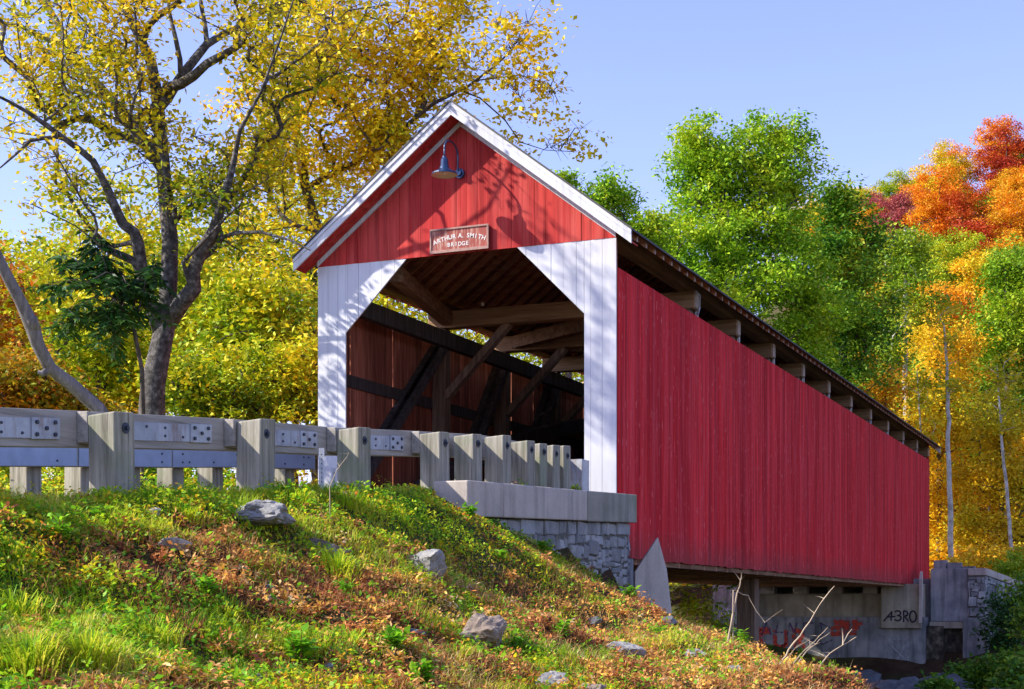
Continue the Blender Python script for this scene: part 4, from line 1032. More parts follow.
v = leaf_arrays(np.array(P), 0.15, 0.34, 0.1, 1.2, D=np.array(Dv)); np_mesh('crown', v, quads(len(v)), M['leaf_dk'], sap)

# --- trees filling the left background
def bgtree(x, D, ytop, rpx, mat, lab, n=70, nl=70, ls=0.17, name='yellow_tree', bark='bark_dark', grp='trees behind the guard rail', ybot=430, hole=0.3, cr=0.95, seed=None):
    nl = int(nl*1.5); b_ = gbase(x, D); H = (HOR-ytop)/FPX*D; r = rpx/FPX*D
    zb = (HOR-ybot)/FPX*D; zc = (H+zb)/2; hz = (H-zb)/2
    P_ = pix(x, HOR, D)
    el = [(P_.x,P_.y,zc,r,r,hz,int(n*.6)),(P_.x+r*.4,P_.y-r*.3,zc-hz*.45,r*.9,r*.9,hz*.5,int(n*.25)),(P_.x-r*.4,P_.y+r*.3,zc+hz*.25,r*.7,r*.7,hz*.6,int(n*.15))]
    return tree(name, lab, 'tree', b_, (P_.x+rnd.uniform(-.5,.5), P_.y+rnd.uniform(-.5,.5), H*0.8), 0.10+0.012*H, el, M[mat], M[bark], nl, ls, cr, grp, hole=hole, hs=0.4, seed=seed if seed is not None else x*0.13+D, shell=0.5, tip=0.018, sides=5, step=1.0)
bgtree(20, 44, 235, 75, 'leaf_yg', 'yellow green tree rising above the leaning bare trunk', 95, 90)
bgtree(-50, 36, 230, 80, 'leaf_rust', 'russet tree cut by the left edge behind the leaning trunk', 80, 85, name='rusty_tree')
bgtree(70, 50, 185, 80, 'leaf_yg', 'thin topped yellow green tree seen left of the forked trunk', 85, 85)
bgtree(115, 40, 290, 70, 'leaf_yg', 'low bright yellow green tree directly behind the forked trunk', 75, 85)
bgtree(200, 46, 170, 85, 'leaf_yg', 'dense yellow green tree right of the forked trunk', 110, 90)
bgtree(262, 38, 255, 70, 'leaf_yg', 'lime and yellow tree beside the white left corner of the portal', 95, 95)
bgtree(330, 48, 150, 75, 'leaf_yg', 'tall yellow green tree rising behind the left roof slope', 95, 90)
bgtree(390, 44, 240, 80, 'leaf_yg', 'yellow green tree seen through the open left side of the bridge', 80, 80)
bgtree(470, 52, 290, 90, 'leaf_lime', 'lime tree seen through the far part of the open left side', 80, 80)
bgtree(560, 58, 300, 90, 'leaf_yg', 'yellow tree glimpsed through the band above the truss diagonals', 70, 80)
bgtree(150, 60, 210, 120, 'leaf_yg', 'farthest yellow green tree behind the forked trunk', 90, 80, ls=0.26, cr=1.2)
bgtree(5, 58, 245, 90, 'leaf_yg', 'far yellow green tree at the left edge beyond the others', 110, 90, ls=0.24, cr=1.2, hole=0.2)
bgtree(95, 62, 235, 95, 'leaf_yg', 'far yellow green tree left of the forked trunk, beyond the others', 110, 90, ls=0.24, cr=1.2, hole=0.2)
bgtree(245, 60, 190, 90, 'leaf_yg', 'far yellow green tree between forked trunk and portal', 110, 90, ls=0.24, cr=1.2, hole=0.2)
bgtree(60, 34, 395, 60, 'leaf_rust', 'low rusty orange bush tree above the left guard rail', 50, 85, name='rusty_tree', ls=0.14, cr=0.7)
bgtree(10, 33, 330, 55, 'leaf_rust', 'rust coloured small tree behind the leaning trunk', 50, 90, name='rusty_tree', ls=0.14, cr=0.7)
bgtree(290, 34, 335, 50, 'leaf_yg', 'small lime bush tree left of the portal foot', 50, 90, ls=0.13, cr=0.65, name='lime_tree')
bgtree(215, 33, 350, 60, 'leaf_yg', 'small yellow bush tree right of the trunk foot', 55, 90, ls=0.13, cr=0.7, name='yellow_tree')

# --- bushes just beyond the far rail
def bush(x, D, ytop, rpx, mat, lab, n=26, nl=60, ls=0.07, name='bush', grp=None, cat='bush', ybot=None, cr=0.26):
    b_ = gbase(x, D); H = (HOR-ytop)/FPX*D; r = rpx/FPX*D; zc = (H+b_[2])/2
    return tree(name, lab, cat, b_, (b_[0],b_[1],zc), 0.03, [(b_[0],b_[1],zc+0.1*(H-b_[2]),r,r,max(0.2,(H-b_[2])*0.5),n)], M[mat], M['bark_dark'], nl, ls, cr, grp, hole=0.25, hs=1.2, seed=x*.2, shell=.5, tip=0.004, step=.5)
LB = [(12,22.5,440,40,'leaf_yg','yellow leafed bush under the leaning trunk behind the far rail'),(70,23,436,34,'leaf_yg','green and yellow bush left of the tree foot'),(200,24.5,440,34,'weed','leafy green bush right of the tree foot'),
      (245,25.5,420,36,'leaf_yg','bright yellow bush behind the second guard post'),(295,27,410,32,'leaf_yg','lime bush touching the portal foot'),(125,24,450,30,'weed','low green bush against the tree foot')]
for (x,D,yt,rp,m_,lb_) in LB: bush(x,D,yt,rp,m_,lb_,grp='bushes behind the far rail',n=30,ls=0.085)

# --- the green trees behind the bridge
def gtree(x, D, lobes, mat, lab, nl=80, ls=0.24, name='green_tree', bark='bark_dark', cr=0.85, r0=0.3, hole=0.33, trunkx=None, ttop=None, hs=0.42, grp=None, tip=0.015):
    b_ = gbase(trunkx or x, D); nl = int(nl*1.7); ls = ls*0.74
    el = [ell(lx_, ly_, D+dd, rx_, rz_, n_) for (lx_,ly_,dd,rx_,rz_,n_) in lobes]
    tt = pix(x, ttop or min(l[1] for l in lobes)+20, D)
    return tree(name, lab, 'tree', b_, tuple(tt), r0, el, M[mat], M[bark], nl, ls, cr, grp, hole=hole, hs=hs, seed=x*.07+D, shell=.5, tip=tip, sides=5, step=1.2)
gtree(720, 57, [(706,160,0,38,46,58),(772,162,1,44,48,64),(700,250,-1,62,58,62),(765,245,0,66,62,66),(735,320,-1,95,75,100),(660,265,1,36,54,40),(800,330,0,60,70,70),(735,210,1,70,50,50)], 'leaf_green',
      'large bright green tree with two rounded tops behind the middle of the bridge', nl=95, ls=0.22, name='locust_tree', r0=0.42, ttop=150, cr=0.8, hole=0.36)
gtree(845, 62, [(828,206,0,28,24,20),(845,255,0,44,42,56),(850,325,0,52,60,80),(835,400,0,50,50,44)], 'leaf_gmid', 'darker green tree standing right of the two topped green tree', nl=90, ls=0.24, cr=0.85)
gtree(625, 52, [(618,200,0,26,24,24),(640,245,0,36,32,26),(650,290,0,44,40,20)], 'leaf_green', 'small green tree top peeking over the right roof slope', nl=80, ls=0.2, cr=0.7, r0=0.2)
gtree(568, 50, [(566,172,0,12,14,8),(572,200,0,22,20,10)], 'leaf_green', 'tiny green tree tip above the right slope near the ridge', nl=60, ls=0.18, cr=0.5, r0=0.15)
gtree(905, 72, [(900,258,0,30,30,34),(913,300,0,40,32,34),(895,345,0,30,28,14)], 'leaf_hg', 'sparse green tree with a pale trunk above the far bridge end', nl=95, ls=0.24, cr=0.9, bark='birch', r0=0.17, ttop=230, hole=0.36)
gtree(1005, 68, [(1014,275,0,34,36,36),(994,335,0,34,38,36),(1026,365,0,36,44,30)], 'leaf_lime', 'tall lime green tree at the right edge before the hillside', nl=90, ls=0.24, cr=0.9, bark='bark_dark', r0=0.16, ttop=265)
gtree(940, 66, [(945,350,0,36,34,36),(925,420,0,34,44,44),(960,420,0,36,40,44),(940,490,0,40,34,44),(945,530,0,30,20,20)], 'leaf_yel', 'golden understorey tree behind the far end of the bridge', nl=80, ls=0.2, cr=0.8, bark='bark_dark', r0=0.12, ttop=370)
gtree(1000, 62, [(1000,430,0,34,36,36),(985,480,0,34,30,34),(1020,490,0,34,34,34),(1000,530,0,36,18,24),(965,520,0,24,20,16)], 'leaf_yel', 'yellow orange tree above the far wing wall', nl=80, ls=0.2, cr=0.75, bark='bark_dark', r0=0.12, ttop=420)
gtree(885, 64, [(885,400,0,28,40,24),(900,460,0,30,40,20)], 'leaf_or', 'orange tree squeezed between the dark green tree and bridge end', nl=80, ls=0.2, cr=0.75, bark='bark_dark', r0=0.12, ttop=390)
gtree(965, 78, [(950,320,0,36,36,34),(985,400,0,60,60,80),(940,460,0,60,60,70),(1000,500,0,50,40,40)], 'leaf_or', 'broad orange tree set back among the yellow trees', nl=90, ls=0.26, cr=1.0, bark='bark_dark', r0=0.2, ttop=330)
gtree(1045, 74, [(1040,430,0,50,60,40),(1050,500,0,50,50,30)], 'leaf_yel', 'yellow tree cut by the right edge of the picture', nl=90, ls=0.24, cr=0.9, bark='birch', r0=0.18, ttop=400)
# thin pale trunks in front of the yellow wood
for (xb,yb,xt,yt,D,r,lab) in ((952,556,948,395,59,0.10,'pale slender birch trunk rising behind the far bridge end'),(925,548,921,440,60,0.055,'thin pale stem nearest the bridge end'),(1014,540,1001,435,60,0.075,'grey slender trunk leaning above the far wing wall'),(988,545,990,460,63,0.045,'faint thin stem between the birch and the leaning grey trunk')):
    b_ = gbase(xb, D); top = pix(xt, yt, D); mid = Vector(b_).lerp(top,.5)+Vector((rnd.uniform(-.2,.2),0,0))
    hi = pix(xt-4, yt-70, D)
    el = [ell(xt,yt-60,D,22,34,12), ell(xt+3,yt-10,D,18,22,7)]
    tree('birch_tree', lab, 'tree', b_, None, 0, el, M['leaf_yel'], M['birch'], 45, 0.18, 0.6, 'slender trunks before the yellow wood', limbs=[([Vector(b_)-Vector((0,0,.4)), mid, top, hi],[r*1.2,r,r*.75,r*.3])], seed=xb, shell=.6, tip=0.012, step=1.0)
# yellow and green shrubs on the far bank
SH = [(985,56,548,26,'leaf_yel','yellow shrub just above the far wing wall'),(1012,54,552,26,'leaf_lime','lime shrub at the right edge above the far bank'),(1000,60,536,30,'leaf_yel','tall yellow shrub behind the far wing wall'),(960,58,560,18,'leaf_yel','small golden shrub behind the stepped parapet'),
      (1018,47,578,18,'leaf_gmid','green shrub on the bank beside the rubble wing wall'),(1038,42,592,22,'leaf_gmid','green shrub cut by the right edge on the bank'),(1008,40,648,11,'leaf_gmid','leafy green shrub among the river rocks'),(982,41,664,8,'leaf_gmid','low green shrub at the foot of the far pier'),
      (1022,36,656,18,'leaf_gmid','green weed clump at the lower right edge'),(1000,45,600,16,'leaf_dk','dark ivy shrub on the shaded bank'),(1030,33,680,22,'leaf_gmid','shaded shrub in the lower right corner'),(965,43,666,8,'leaf_gmid','small weed tuft between river rocks'),
      (1040,52,570,24,'leaf_lime','lime shrub beyond the right edge of the bank'),(940,39,676,14,'leaf_gmid','small green tuft among dark river rocks')]
for (x,D,yt,rp,m_,lb_) in SH: bush(x,D,yt,rp,m_,lb_,grp='shrubs on the far bank',n=30,nl=55,ls=0.14,cr=0.4)
for (x,D,yt,rp,m_,lb_) in ((690,36,585,16,'leaf_yg','yellow green shrub seen beneath the near end of the bridge'),(712,40,588,18,'leaf_lime','lime shrub on the bank beneath the bridge'),(675,33,598,14,'weed','green weeds beneath the siding beside the wedge'),(728,44,590,16,'leaf_gmid','dark shrub beneath the bridge by the timber post')):
    bush(x,D,yt,rp,m_,lb_,grp='shrubs beneath the bridge',n=24,nl=50,ls=0.12,cr=0.35)

# --- hillside trees: a few source trees, copied, each copy with its own foliage colour
def hill_source(seed, tall):
    el = [(0,0,6.0*tall,3.8,3.8,3.4*tall,52),(1.2,0.6,4.0*tall,3.4,3.4,2.6*tall,26),(-1.0,-.6,7.4*tall,2.4,2.4,2.0*tall,16)]
    r = tree('hillside_tree', 'x', 'tree', (0,0,0), (0,0,7.6*tall), 0.17, el, M['leaf_or'], M['bark_dark'], 170, 0.25, 1.1, hole=0.12, hs=0.3, seed=seed, shell=.45, tip=0.03, step=1.6, sides=4, minr=0.045)
    return r
srcs = [hill_source(s, t) for s, t in ((1.3,1.0),(4.1,1.15),(8.8,0.9),(12.7,1.05))]
def hz(x, D):
    p = pix(x, HOR, D); return p
cands = []
D = 78.0; row = 0
while D < 226:
    stepX = 4.0 + 0.006*D
    k0, k1 = 0.125, 0.372
    x0, x1 = k0*D, k1*D; n = int((x1-x0)/stepX)+1
    for i in range(n):
        X = x0 + (i+0.5*(row%2)+rnd.uniform(-.3,.3))*stepX; 
        cands.append((X, D+rnd.uniform(-2.5,2.5)))
    D *= 1.06; row += 1
cols = {'leaf_or':'orange','leaf_red':'deep red','leaf_pink':'pinkish red','leaf_yel':'golden yellow','leaf_lime':'lime green','leaf_hg':'green'}
used = [False]*4; labels = {}
def pick(px_, py_):
    r = rnd.random()
    if py_ < 240 and px_ > 960: return 'leaf_red' if r < .38 else ('leaf_or' if r < .8 else 'leaf_lime')
    if py_ < 215 and 870 < px_ < 915 : return 'leaf_pink' if r < .3 else ('leaf_or' if r < .5 else 'leaf_lime')
    if 925 < px_ < 1000 and py_ < 340: return 'leaf_or' if r < .48 else ('leaf_yel' if r < .68 else ('leaf_lime' if r < .86 else 'leaf_hg'))
    return 'leaf_hg' if r < .24 else ('leaf_lime' if r < .46 else ('leaf_yel' if r < .72 else 'leaf_or'))
hill_objs = []
for (X, Dd) in cands:
    p = c2w(X, Dd); z = G(p.x, p.y); px_ = 512+X/Dd*FPX; py_ = HOR-(z+7)/Dd*FPX
    if px_ < 855 and py_ > 240: continue
    if py_ > 480: continue
    hill_objs.append((px_, py_, p, z, Dd))
hill_objs.sort()
words_side = lambda x: 'behind the green tree' if x < 870 else ('on its left' if x < 915 else ('in mid hill' if x < 960 else ('on its right' if x < 1005 else 'by the right edge')))
def words_up(y, D): return 'on the skyline' if D > 195 else ('just below the skyline' if D > 165 else ('high up' if D > 140 else ('halfway up' if D > 115 else ('low down' if D > 95 else 'at the hill foot'))))
ORD = ['first','second','third','fourth','fifth','sixth','seventh','eighth','ninth','tenth','eleventh','twelfth']
for (px_, py_, p, z, Dd) in hill_objs:
    i = rnd.randrange(4); m_ = pick(px_, py_)
    if not used[i]: r = srcs[i]; used[i] = True
    else:
        r = srcs[i].copy(); col.objects.link(r)
        for ch in srcs[i].children:
            if ch.name.startswith(('crown','trunk')):
                c = ch.copy(); col.objects.link(c); c.parent = r
    r.location = (p.x, p.y, z-0.3); r.rotation_euler = (0,0,rnd.uniform(0,6.28)); s = rnd.uniform(0.8,1.2); r.scale = (s*rnd.uniform(.9,1.1), s, s*rnd.uniform(.9,1.15))
    r['_m'] = m_; r['group'] = 'autumn trees on the hillside'; r['category'] = 'tree'
    key = (cols[m_], words_up(py_,Dd), words_side(px_)); n = labels.get(key,0); labels[key] = n+1
    r['label'] = ('%s hillside tree %s, %s' % (cols[m_], words_up(py_,Dd), words_side(px_))) if n == 0 else ('%s hillside tree %s, %s, %s from left' % (cols[m_], words_up(py_,Dd), words_side(px_), ORD[min(n,11)]))
    hillr = r
bpy.context.view_layer.update()
for o in list(col.objects):
    if '_m' in o.keys():
        for ch in o.children:
            if ch.name.startswith('crown'):
                ch.material_slots[0].link = 'OBJECT'; ch.material_slots[0].material = M[o['_m']]
        del o['_m']
# ---------------------------------------------------------------- rocks
def rock_mesh(mb, c, rx, ry, rz, seed, npts=16, rz_ang=0.0, sub=2, rough=0.05):
    r_ = random.Random(seed); bm = __import__('bmesh').new(); bmesh = __import__('bmesh')
    for _ in range(npts):
        d = Vector([r_.gauss(0,1) for _ in range(3)]).normalized()
        bm.verts.new((d.x*r_.uniform(.8,1.05), d.y*r_.uniform(.8,1.05), d.z*r_.uniform(.75,1.0)))
    bmesh.ops.convex_hull(bm, input=bm.verts); 
    loose = [v for v in bm.verts if not v.link_faces]; bmesh.ops.delete(bm, geom=loose, context='VERTS')
    bmesh.ops.bevel(bm, geom=list(bm.edges), offset=0.02, segments=1, affect='EDGES')
    bmesh.ops.triangulate(bm, faces=bm.faces)
    for _ in range(sub): bmesh.ops.subdivide_edges(bm, edges=bm.edges, cuts=1, use_grid_fill=True)
    for v in bm.verts:
        v.co += v.co.normalized()*(noise.noise(v.co*2.5+Vector((seed,0,0)))*rough*1.3 - abs(noise.noise(v.co*4.5+Vector((0,0,seed))))*rough*1.2 + noise.noise(v.co*9+Vector((0,seed,0)))*rough*.6)
    ca, sa = math.cos(rz_ang), math.sin(rz_ang); bm.verts.index_update()
    vs = [(c[0]+(v.co.x*rx*ca-v.co.y*ry*sa), c[1]+(v.co.x*rx*sa+v.co.y*ry*ca), c[2]+v.co.z*rz) for v in bm.verts]
    mb.add(vs, [tuple(q.index for q in f.verts) for f in bm.faces]); bm.free()
def ray_ground(x, y, d0=5.0, d1=60.0):
    prev = None; D = d0
    while D < d1:
        p = pix(x,y,D)
        if G(p.x,p.y) >= p.z: return p, D
        D += 0.06 if D < 26 else 0.3
    return pix(x,y,d1), d1
ROCKS = [ (265,515,44,30,13,'rock','flat topped grey boulder jutting from the grassy bank below the guard rail',3),
 (424,566,25,20,21,'rock','angular pale boulder standing on the middle of the bank',8),
 (485,642,30,20,26,'rock_brown','large brown slanting boulder low on the bank',14),
 (172,544,22,14,7,'rock','thin flat grey stone lying in the dead leaves',21),
 (153,513,12,9,6,'rock','small grey stone near the foot of the big guard post',22),
 (348,494,11,9,8,'rock','small pale stone below the third guard post',23),
 (327,546,26,14,13,'rock_brown','rusty brown lump of rock right of the flat topped boulder',24),
 (623,650,26,14,11,'rock','flat grey stone on the slope below the wedge',31),
 (556,682,24,16,13,'rock','grey boulder at the bottom edge of the picture',33),
 (597,622,10,8,6,'rock_dark','dark small stone below the stone wall',34),
 (696,655,14,10,7,'rock','grey stone beside the dead stalks',36),
 (668,622,11,9,6,'rock_dark','bluish stone at the foot of the wedge',37),
 (590,690,24,14,9,'rock_brown','brown rock cut by the bottom edge',38),
 (415,632,12,8,5,'rock_dark','small dark stone left of the brown boulder',41),
 (268,588,9,8,6,'rock_dark','small dark stone below the flat topped boulder',42),
 (733,668,13,9,6,'rock','pale stone at the right crest of the bank',45),
 (255,680,14,9,7,'rock_dark','dark stone in the grass at the bottom edge',46),
 (330,668,8,7,5,'rock','tiny grey stone in the lower grass',47)]
for (x,y,rx,ry,rz,m_,lab,sd) in ROCKS:
    p, D = ray_ground(x, y+rz*0.5); k = D/FPX; mb = MB()
    c = (p.x, p.y, G(p.x,p.y)+rz*k*(0.5 if sd in (8,14,3) else 0.25))
    rock_mesh(mb, c, rx*k, ry*k*1.6, rz*k*1.2, sd, 14 if sd in (8,14) else 18, math.atan2(-AY,AX)+rnd.uniform(-.3,.3), 3, 0.09)
    tag(mb.build('boulder', M[m_], origin=c, smooth=False), lab, 'rock')
# river rocks before the far abutment
k = 0; RR = random.Random(5)
HB = {'a':['big','broad','long','squat','rounded','jagged','leaning','flat'],'b':['dark','bluish','mossy','grey','wet looking','pale']}
for i in range(46):
    x = RR.uniform(830, 1015); y = RR.uniform(655, 688)
    D = RR.uniform(36, 46) if x < 935 else RR.uniform(38,44); P_ = pix(x, HOR, D); gz = G(P_.x, P_.y)
    r = RR.uniform(0.25, 0.75); mb = MB(); c = (P_.x, P_.y, gz+r*0.15)
    rock_mesh(mb, c, r, r*RR.uniform(.7,1), r*RR.uniform(.45,.75), 100+i, 16, RR.uniform(0,6), 2)
    px_ = 512+((x-512)); near_ = 'by the red graffiti wall' if x < 870 else ('below the black tag' if x < 925 else ('under the damp recess' if x < 965 else 'beneath the rubble wing wall'))
    dd = 'nearest the water' if D < 39 else ('midway across' if D < 43 else 'close against the concrete')
    tag(mb.build('river_rock', M['rock_dark'], origin=c), '%s %s river rock %s, %s' % (HB['a'][i%8], HB['b'][(i//8)%6], near_, dd), 'rock', 'rocks in the river bed')
# dark timber post under the bridge and bark
tp = pix(748, 600, 33); gz = G(tp.x, tp.y)
mb = MB(); mb.box(tp.x-0.2,tp.x+0.2,tp.y-0.2,tp.y+0.2,gz-0.3,0.64); tag(mb.build('timber_pier', M['timber'], origin=(tp.x,tp.y,gz), bevel=0.02), 'dark old timber pier standing under the bridge behind the dead stalks', 'pier')

# ---------------------------------------------------------------- dead stalks and twigs before the abutment
def stalk(pts, r, lab, grp='dead stalks at the crest of the bank', D=16.0, name='dead_stalk'):
    P = [pix(x,y,D+dd) for x,y,dd in pts]; g_ = G(P[0].x,P[0].y)
    P = [Vector((P[0].x,P[0].y,min(P[0].z,g_)-0.15))]+P
    n = len(P); r = r*0.62; Q = [P[0]]; mb = MB()
    for i in range(n-1):
        for t in (0.33,0.66,1.0): Q.append(P[i].lerp(P[i+1],t)+Vector((rnd.gauss(0,r*.35),rnd.gauss(0,r*.35),rnd.gauss(0,r*.35))))
    mb.tube(Q, [r*(1-0.65*i/(len(Q)-1))*rnd.uniform(.85,1.15) for i in range(len(Q))], 6)
    for k in range(2 if grp and D > 12 else 1):
        i = rnd.randrange(len(Q)//2, len(Q)); dd = Vector((rnd.gauss(0,.08),rnd.gauss(0,.08),abs(rnd.gauss(.08,.06))))
        mb.tube([Q[i], Q[i]+dd*.5, Q[i]+dd+Vector((0,0,-.01))], [r*.4,r*.3,r*.15], 4)
    return tag(mb.build(name, M['stalk'], origin=tuple(P[0]), smooth=True), lab, 'dead stalk', grp)
stalk([(727,648,0),(731,625,0),(736,598,0),(740,585,0),(742,572,0)], 0.022, 'pale thick dead stalk standing upright left of the twigs', D=17)
stalk([(778,668,0),(789,650,0),(805,628,0),(820,605,0),(835,586,0)], 0.020, 'longest straight dead twig leaning right across the graffiti', D=15)
stalk([(790,668,0),(800,655,0),(815,641,0),(828,627,0)], 0.012, 'short dead twig crossing before the graffiti', D=15)
stalk([(793,670,0),(806,652,.1),(820,640,.1),(830,633,.1)], 0.012, 'thin dead twig just below the short crossing one', D=15)
stalk([(784,664,0),(790,655,0),(797,645,0)], 0.010, 'shortest dead twig at the foot of the long one', D=15)
p_ = stalk([(812,678,0),(820,665,0),(830,653,0),(843,645,0),(856,637,0)], 0.016, 'forked dead branch curving right with small prongs', D=15)
mb = MB(); mb.tube([pix(843,645,15),pix(843,636,15),pix(842,628,15)],[0.009,0.007,0.004],5); mb.tube([pix(843,643,15),pix(848,634,15),pix(852,629,15)],[0.008,0.006,0.003],5); mb.tube([pix(728,600,17),pix(745,575,17)],[0.001,0.001],3)
mb.build('prong', M['stalk'], p_, smooth=True)
stalk([(733,590,0),(748,596,.1),(757,612,.1),(765,622,.1)], 0.012, 'bent dead twig hanging from the upright stalk', D=17)
stalk([(836,682,0),(842,676,0),(850,668,0)], 0.01, 'small dead twig at the right end of the crest', D=13.5)
stalk([(330,487,0),(337,470,0),(346,458,0),(349,452,0)], 0.008, 'thin brown weed stalk before the guard rail', D=13.6)
stalk([(55,672,0),(70,655,0),(78,640,0)], 0.006, 'thin orange stalk in the lower left grass', D=8.3)
stalk([(70,676,0),(88,655,0),(95,642,0)], 0.006, 'second orange stalk just right of its twin in the lower left grass', D=8.3)

# ---------------------------------------------------------------- ground cover
NB_ = 420000
def sample_bank(n, pw=1.0):
    # points over the bank, denser near the camera
    X = NR.random(n*3); Dd = 5.8 + (24-5.8)*NR.random(n*3)**1.25
    k = -0.37 + 0.60*X; u = AX*(k*Dd-P0X)+AY*(Dd-P0Y); v = -AY*(k*Dd-P0X)+AX*(Dd-P0Y)
    keep = ((v < 0.36) | ((v > 5.1)&(v<9))) & (u < 1.6) & ~((u > -6.1) & (v > -0.25) & (v < 0.25))
    u, v = u[keep][:n], v[keep][:n]
    return u, v
def fnoise(u, v, s, sd=0):
    return (np.sin(u*s+1.3*np.sin(v*s*.9+sd)+sd)+np.sin(v*s*1.27-0.8*np.sin(u*s*1.1+sd*2)+sd*1.7)+0.7*np.sin((u+v)*s*2.1+sd*.3)+0.5*np.sin((u-v)*s*3.3+sd))/3.2
def low_at(u, v): return 1-0.7*np.exp(-(((u+5.2)/1.5)**2+((v+0.1)/0.9)**2))
def gz_of(u, v): return ground_np(u, v) + bumps(u, v)
def cam_uv(u, v):
    X, Y = w2c(u, v); return X/Y, Y
# greenness: more towards the left and towards the rail
def green_field(u, v):
    k, Y = cam_uv(u, v)
    z = gz_of(u,v); yy = HOR - z/Y*FPX; xx = 512+k*FPX
    gl = np.interp(xx, [0,180,330,450,620,860],[0.04,0.0,0.0,-0.12,-0.34,-0.42])
    rl = np.clip((v+0.9)/0.9,0,1)*0.75                     # strip by the rail
    # bare brown patch in the middle left, as in the photo
    bp = -0.75*np.exp(-(((xx-200)/70)**2+((yy-560)/32)**2)) - 0.5*np.exp(-(((xx-330)/70)**2+((yy-590)/30)**2))
    gp = 0.5*np.exp(-(((xx-110)/110)**2+((yy-650)/35)**2)) + 0.75*np.exp(-(((xx-440)/85)**2+((yy-525)/30)**2))
    return fnoise(u,v,1.9,2.0)*0.55 + fnoise(u,v,5.2,5.0)*0.25 + gl + rl + bp + gp
def blades(n, hmin, hmax, w, thr, name, mat, bend=0.5, inv=False, seed=0):
    u, v = sample_bank(n); gf = green_field(u, v) + NR.normal(size=len(u))*0.14
    m = (gf < thr) if inv else (gf > thr); u, v, gf = u[m], v[m], gf[m]
    tuft = np.clip(0.55+0.6*fnoise(u,v,3.1,seed+1),0.15,1.2)
    z = gz_of(u, v)-0.01; N = len(u)
    h = (hmin+(hmax-hmin)*NR.random(N))*tuft*low_at(u,v)
    a = NR.random(N)*2*PI; d = np.stack([np.cos(a),np.sin(a)],1)
    lean = h*bend*(0.3+NR.random(N)); w_ = w*(0.6+0.8*NR.random(N))
    base = np.stack([u,v,z],1); s = np.stack([-d[:,1],d[:,0],np.zeros(N)],1)*w_[:,None]
    mid = base + np.stack([d[:,0]*lean*.3, d[:,1]*lean*.3, h*.62],1); tip = base + np.stack([d[:,0]*lean, d[:,1]*lean, h*(1-0.25*bend*NR.random(N))],1)
    V_ = np.stack([base-s, base+s, mid+s*.8, mid-s*.8, tip+s*.08, tip-s*.08],1).reshape(-1,3)
    i = np.arange(N)[:,None]*6
    F_ = np.concatenate([i+np.array([[0,1,2,3]]), i+np.array([[3,2,4,5]])],1).reshape(-1,4)
    return tag(np_mesh(name, V_, F_, mat), kind='stuff')
blades(230000, 0.05, 0.20, 0.0028, -0.08, 'grass', M['grass'], 0.8)
blades(120000, 0.04, 0.22, 0.0024, 0.25, 'dead_stems', M['bracken'], 1.6, inv=True, seed=3)
# taller grass tufts
def tufts(pts, name, mat):
    Vs, Fs, off = [], [], 0
    for (x,y,hh,nb,rr) in pts:
        p, D = ray_ground(x,y); N = nb
        q = NR.normal(size=(N,2))*rr; u = p.x+q[:,0]; v = p.y+q[:,1]; z = gz_of(u,v)-0.01
        a = np.arctan2(q[:,1],q[:,0])+NR.normal(size=N)*.6; d = np.stack([np.cos(a),np.sin(a)],1); h = hh*(0.5+0.6*NR.random(N)); lean = h*(0.3+0.7*NR.random(N)); w_ = 0.004*(0.6+0.8*NR.random(N))
        base = np.stack([u,v,z],1); s = np.stack([-d[:,1],d[:,0],np.zeros(N)],1)*w_[:,None]
        m1 = base+np.stack([d[:,0]*lean*.2,d[:,1]*lean*.2,h*.5],1); m2 = base+np.stack([d[:,0]*lean*.6,d[:,1]*lean*.6,h*.85],1); t = base+np.stack([d[:,0]*lean*1.1,d[:,1]*lean*1.1,h*.8],1)
        Vs.append(np.stack([base-s,base+s,m1+s,m1-s,m2+s*.7,m2-s*.7,t+s*.05,t-s*.05],1).reshape(-1,3)); i = off+np.arange(N)[:,None]*8
        Fs.append(np.concatenate([i+np.array([[0,1,2,3]]),i+np.array([[3,2,4,5]]),i+np.array([[5,4,6,7]])],1).reshape(-1,4)); off += N*8
    return np_mesh(name, np.concatenate(Vs), np.concatenate(Fs), mat)
TF = [(90,665,.36,700,.13,'lush'),(30,672,.34,700,.14,'lush'),(155,650,.30,500,.12,'lush'),(340,575,.30,400,.12,'tall'),(20,560,.22,300,.12,'short'),(300,500,.2,400,.14,'sunlit'),(350,507,.2,400,.12,'sunlit'),(395,512,.15,300,.12,'sunlit'),
      (425,492,.10,300,.1,'bright'),(190,520,.2,300,.12,'short'),(265,498,.16,300,.12,'sunlit'),(460,660,.2,200,.1,'thin'),(350,645,.2,260,.1,'thin'),(225,620,.22,300,.12,'mid'),(155,488,.16,300,.16,'bright'),(210,485,.16,300,.16,'bright'),(300,486,.16,200,.12,'bright'),(20,500,.2,250,.15,'shaded'),(60,500,.2,250,.15,'shaded'),(480,487,.12,200,.12,'short'),(20,620,.3,400,.14,'lush')]
WH = ['at the lower left corner area by the orange stalks','in the lower left corner','right of the orange stalks','above the pale angular boulder to its left','at the left edge halfway up the bank','above the flat topped boulder','between the flat boulder and the small pale stone','below the concrete cap end',
      'at the end of the concrete cap','left of the flat topped boulder','behind the flat topped boulder','below the brown slanting boulder','at the bottom middle','in the middle of the left bank','right of the big guard post','left of the second guard post','at the marker post','in shade at the left edge by the rail','in shade left of the big guard post','before the packed guard posts','left of the lush tufts at the left edge']
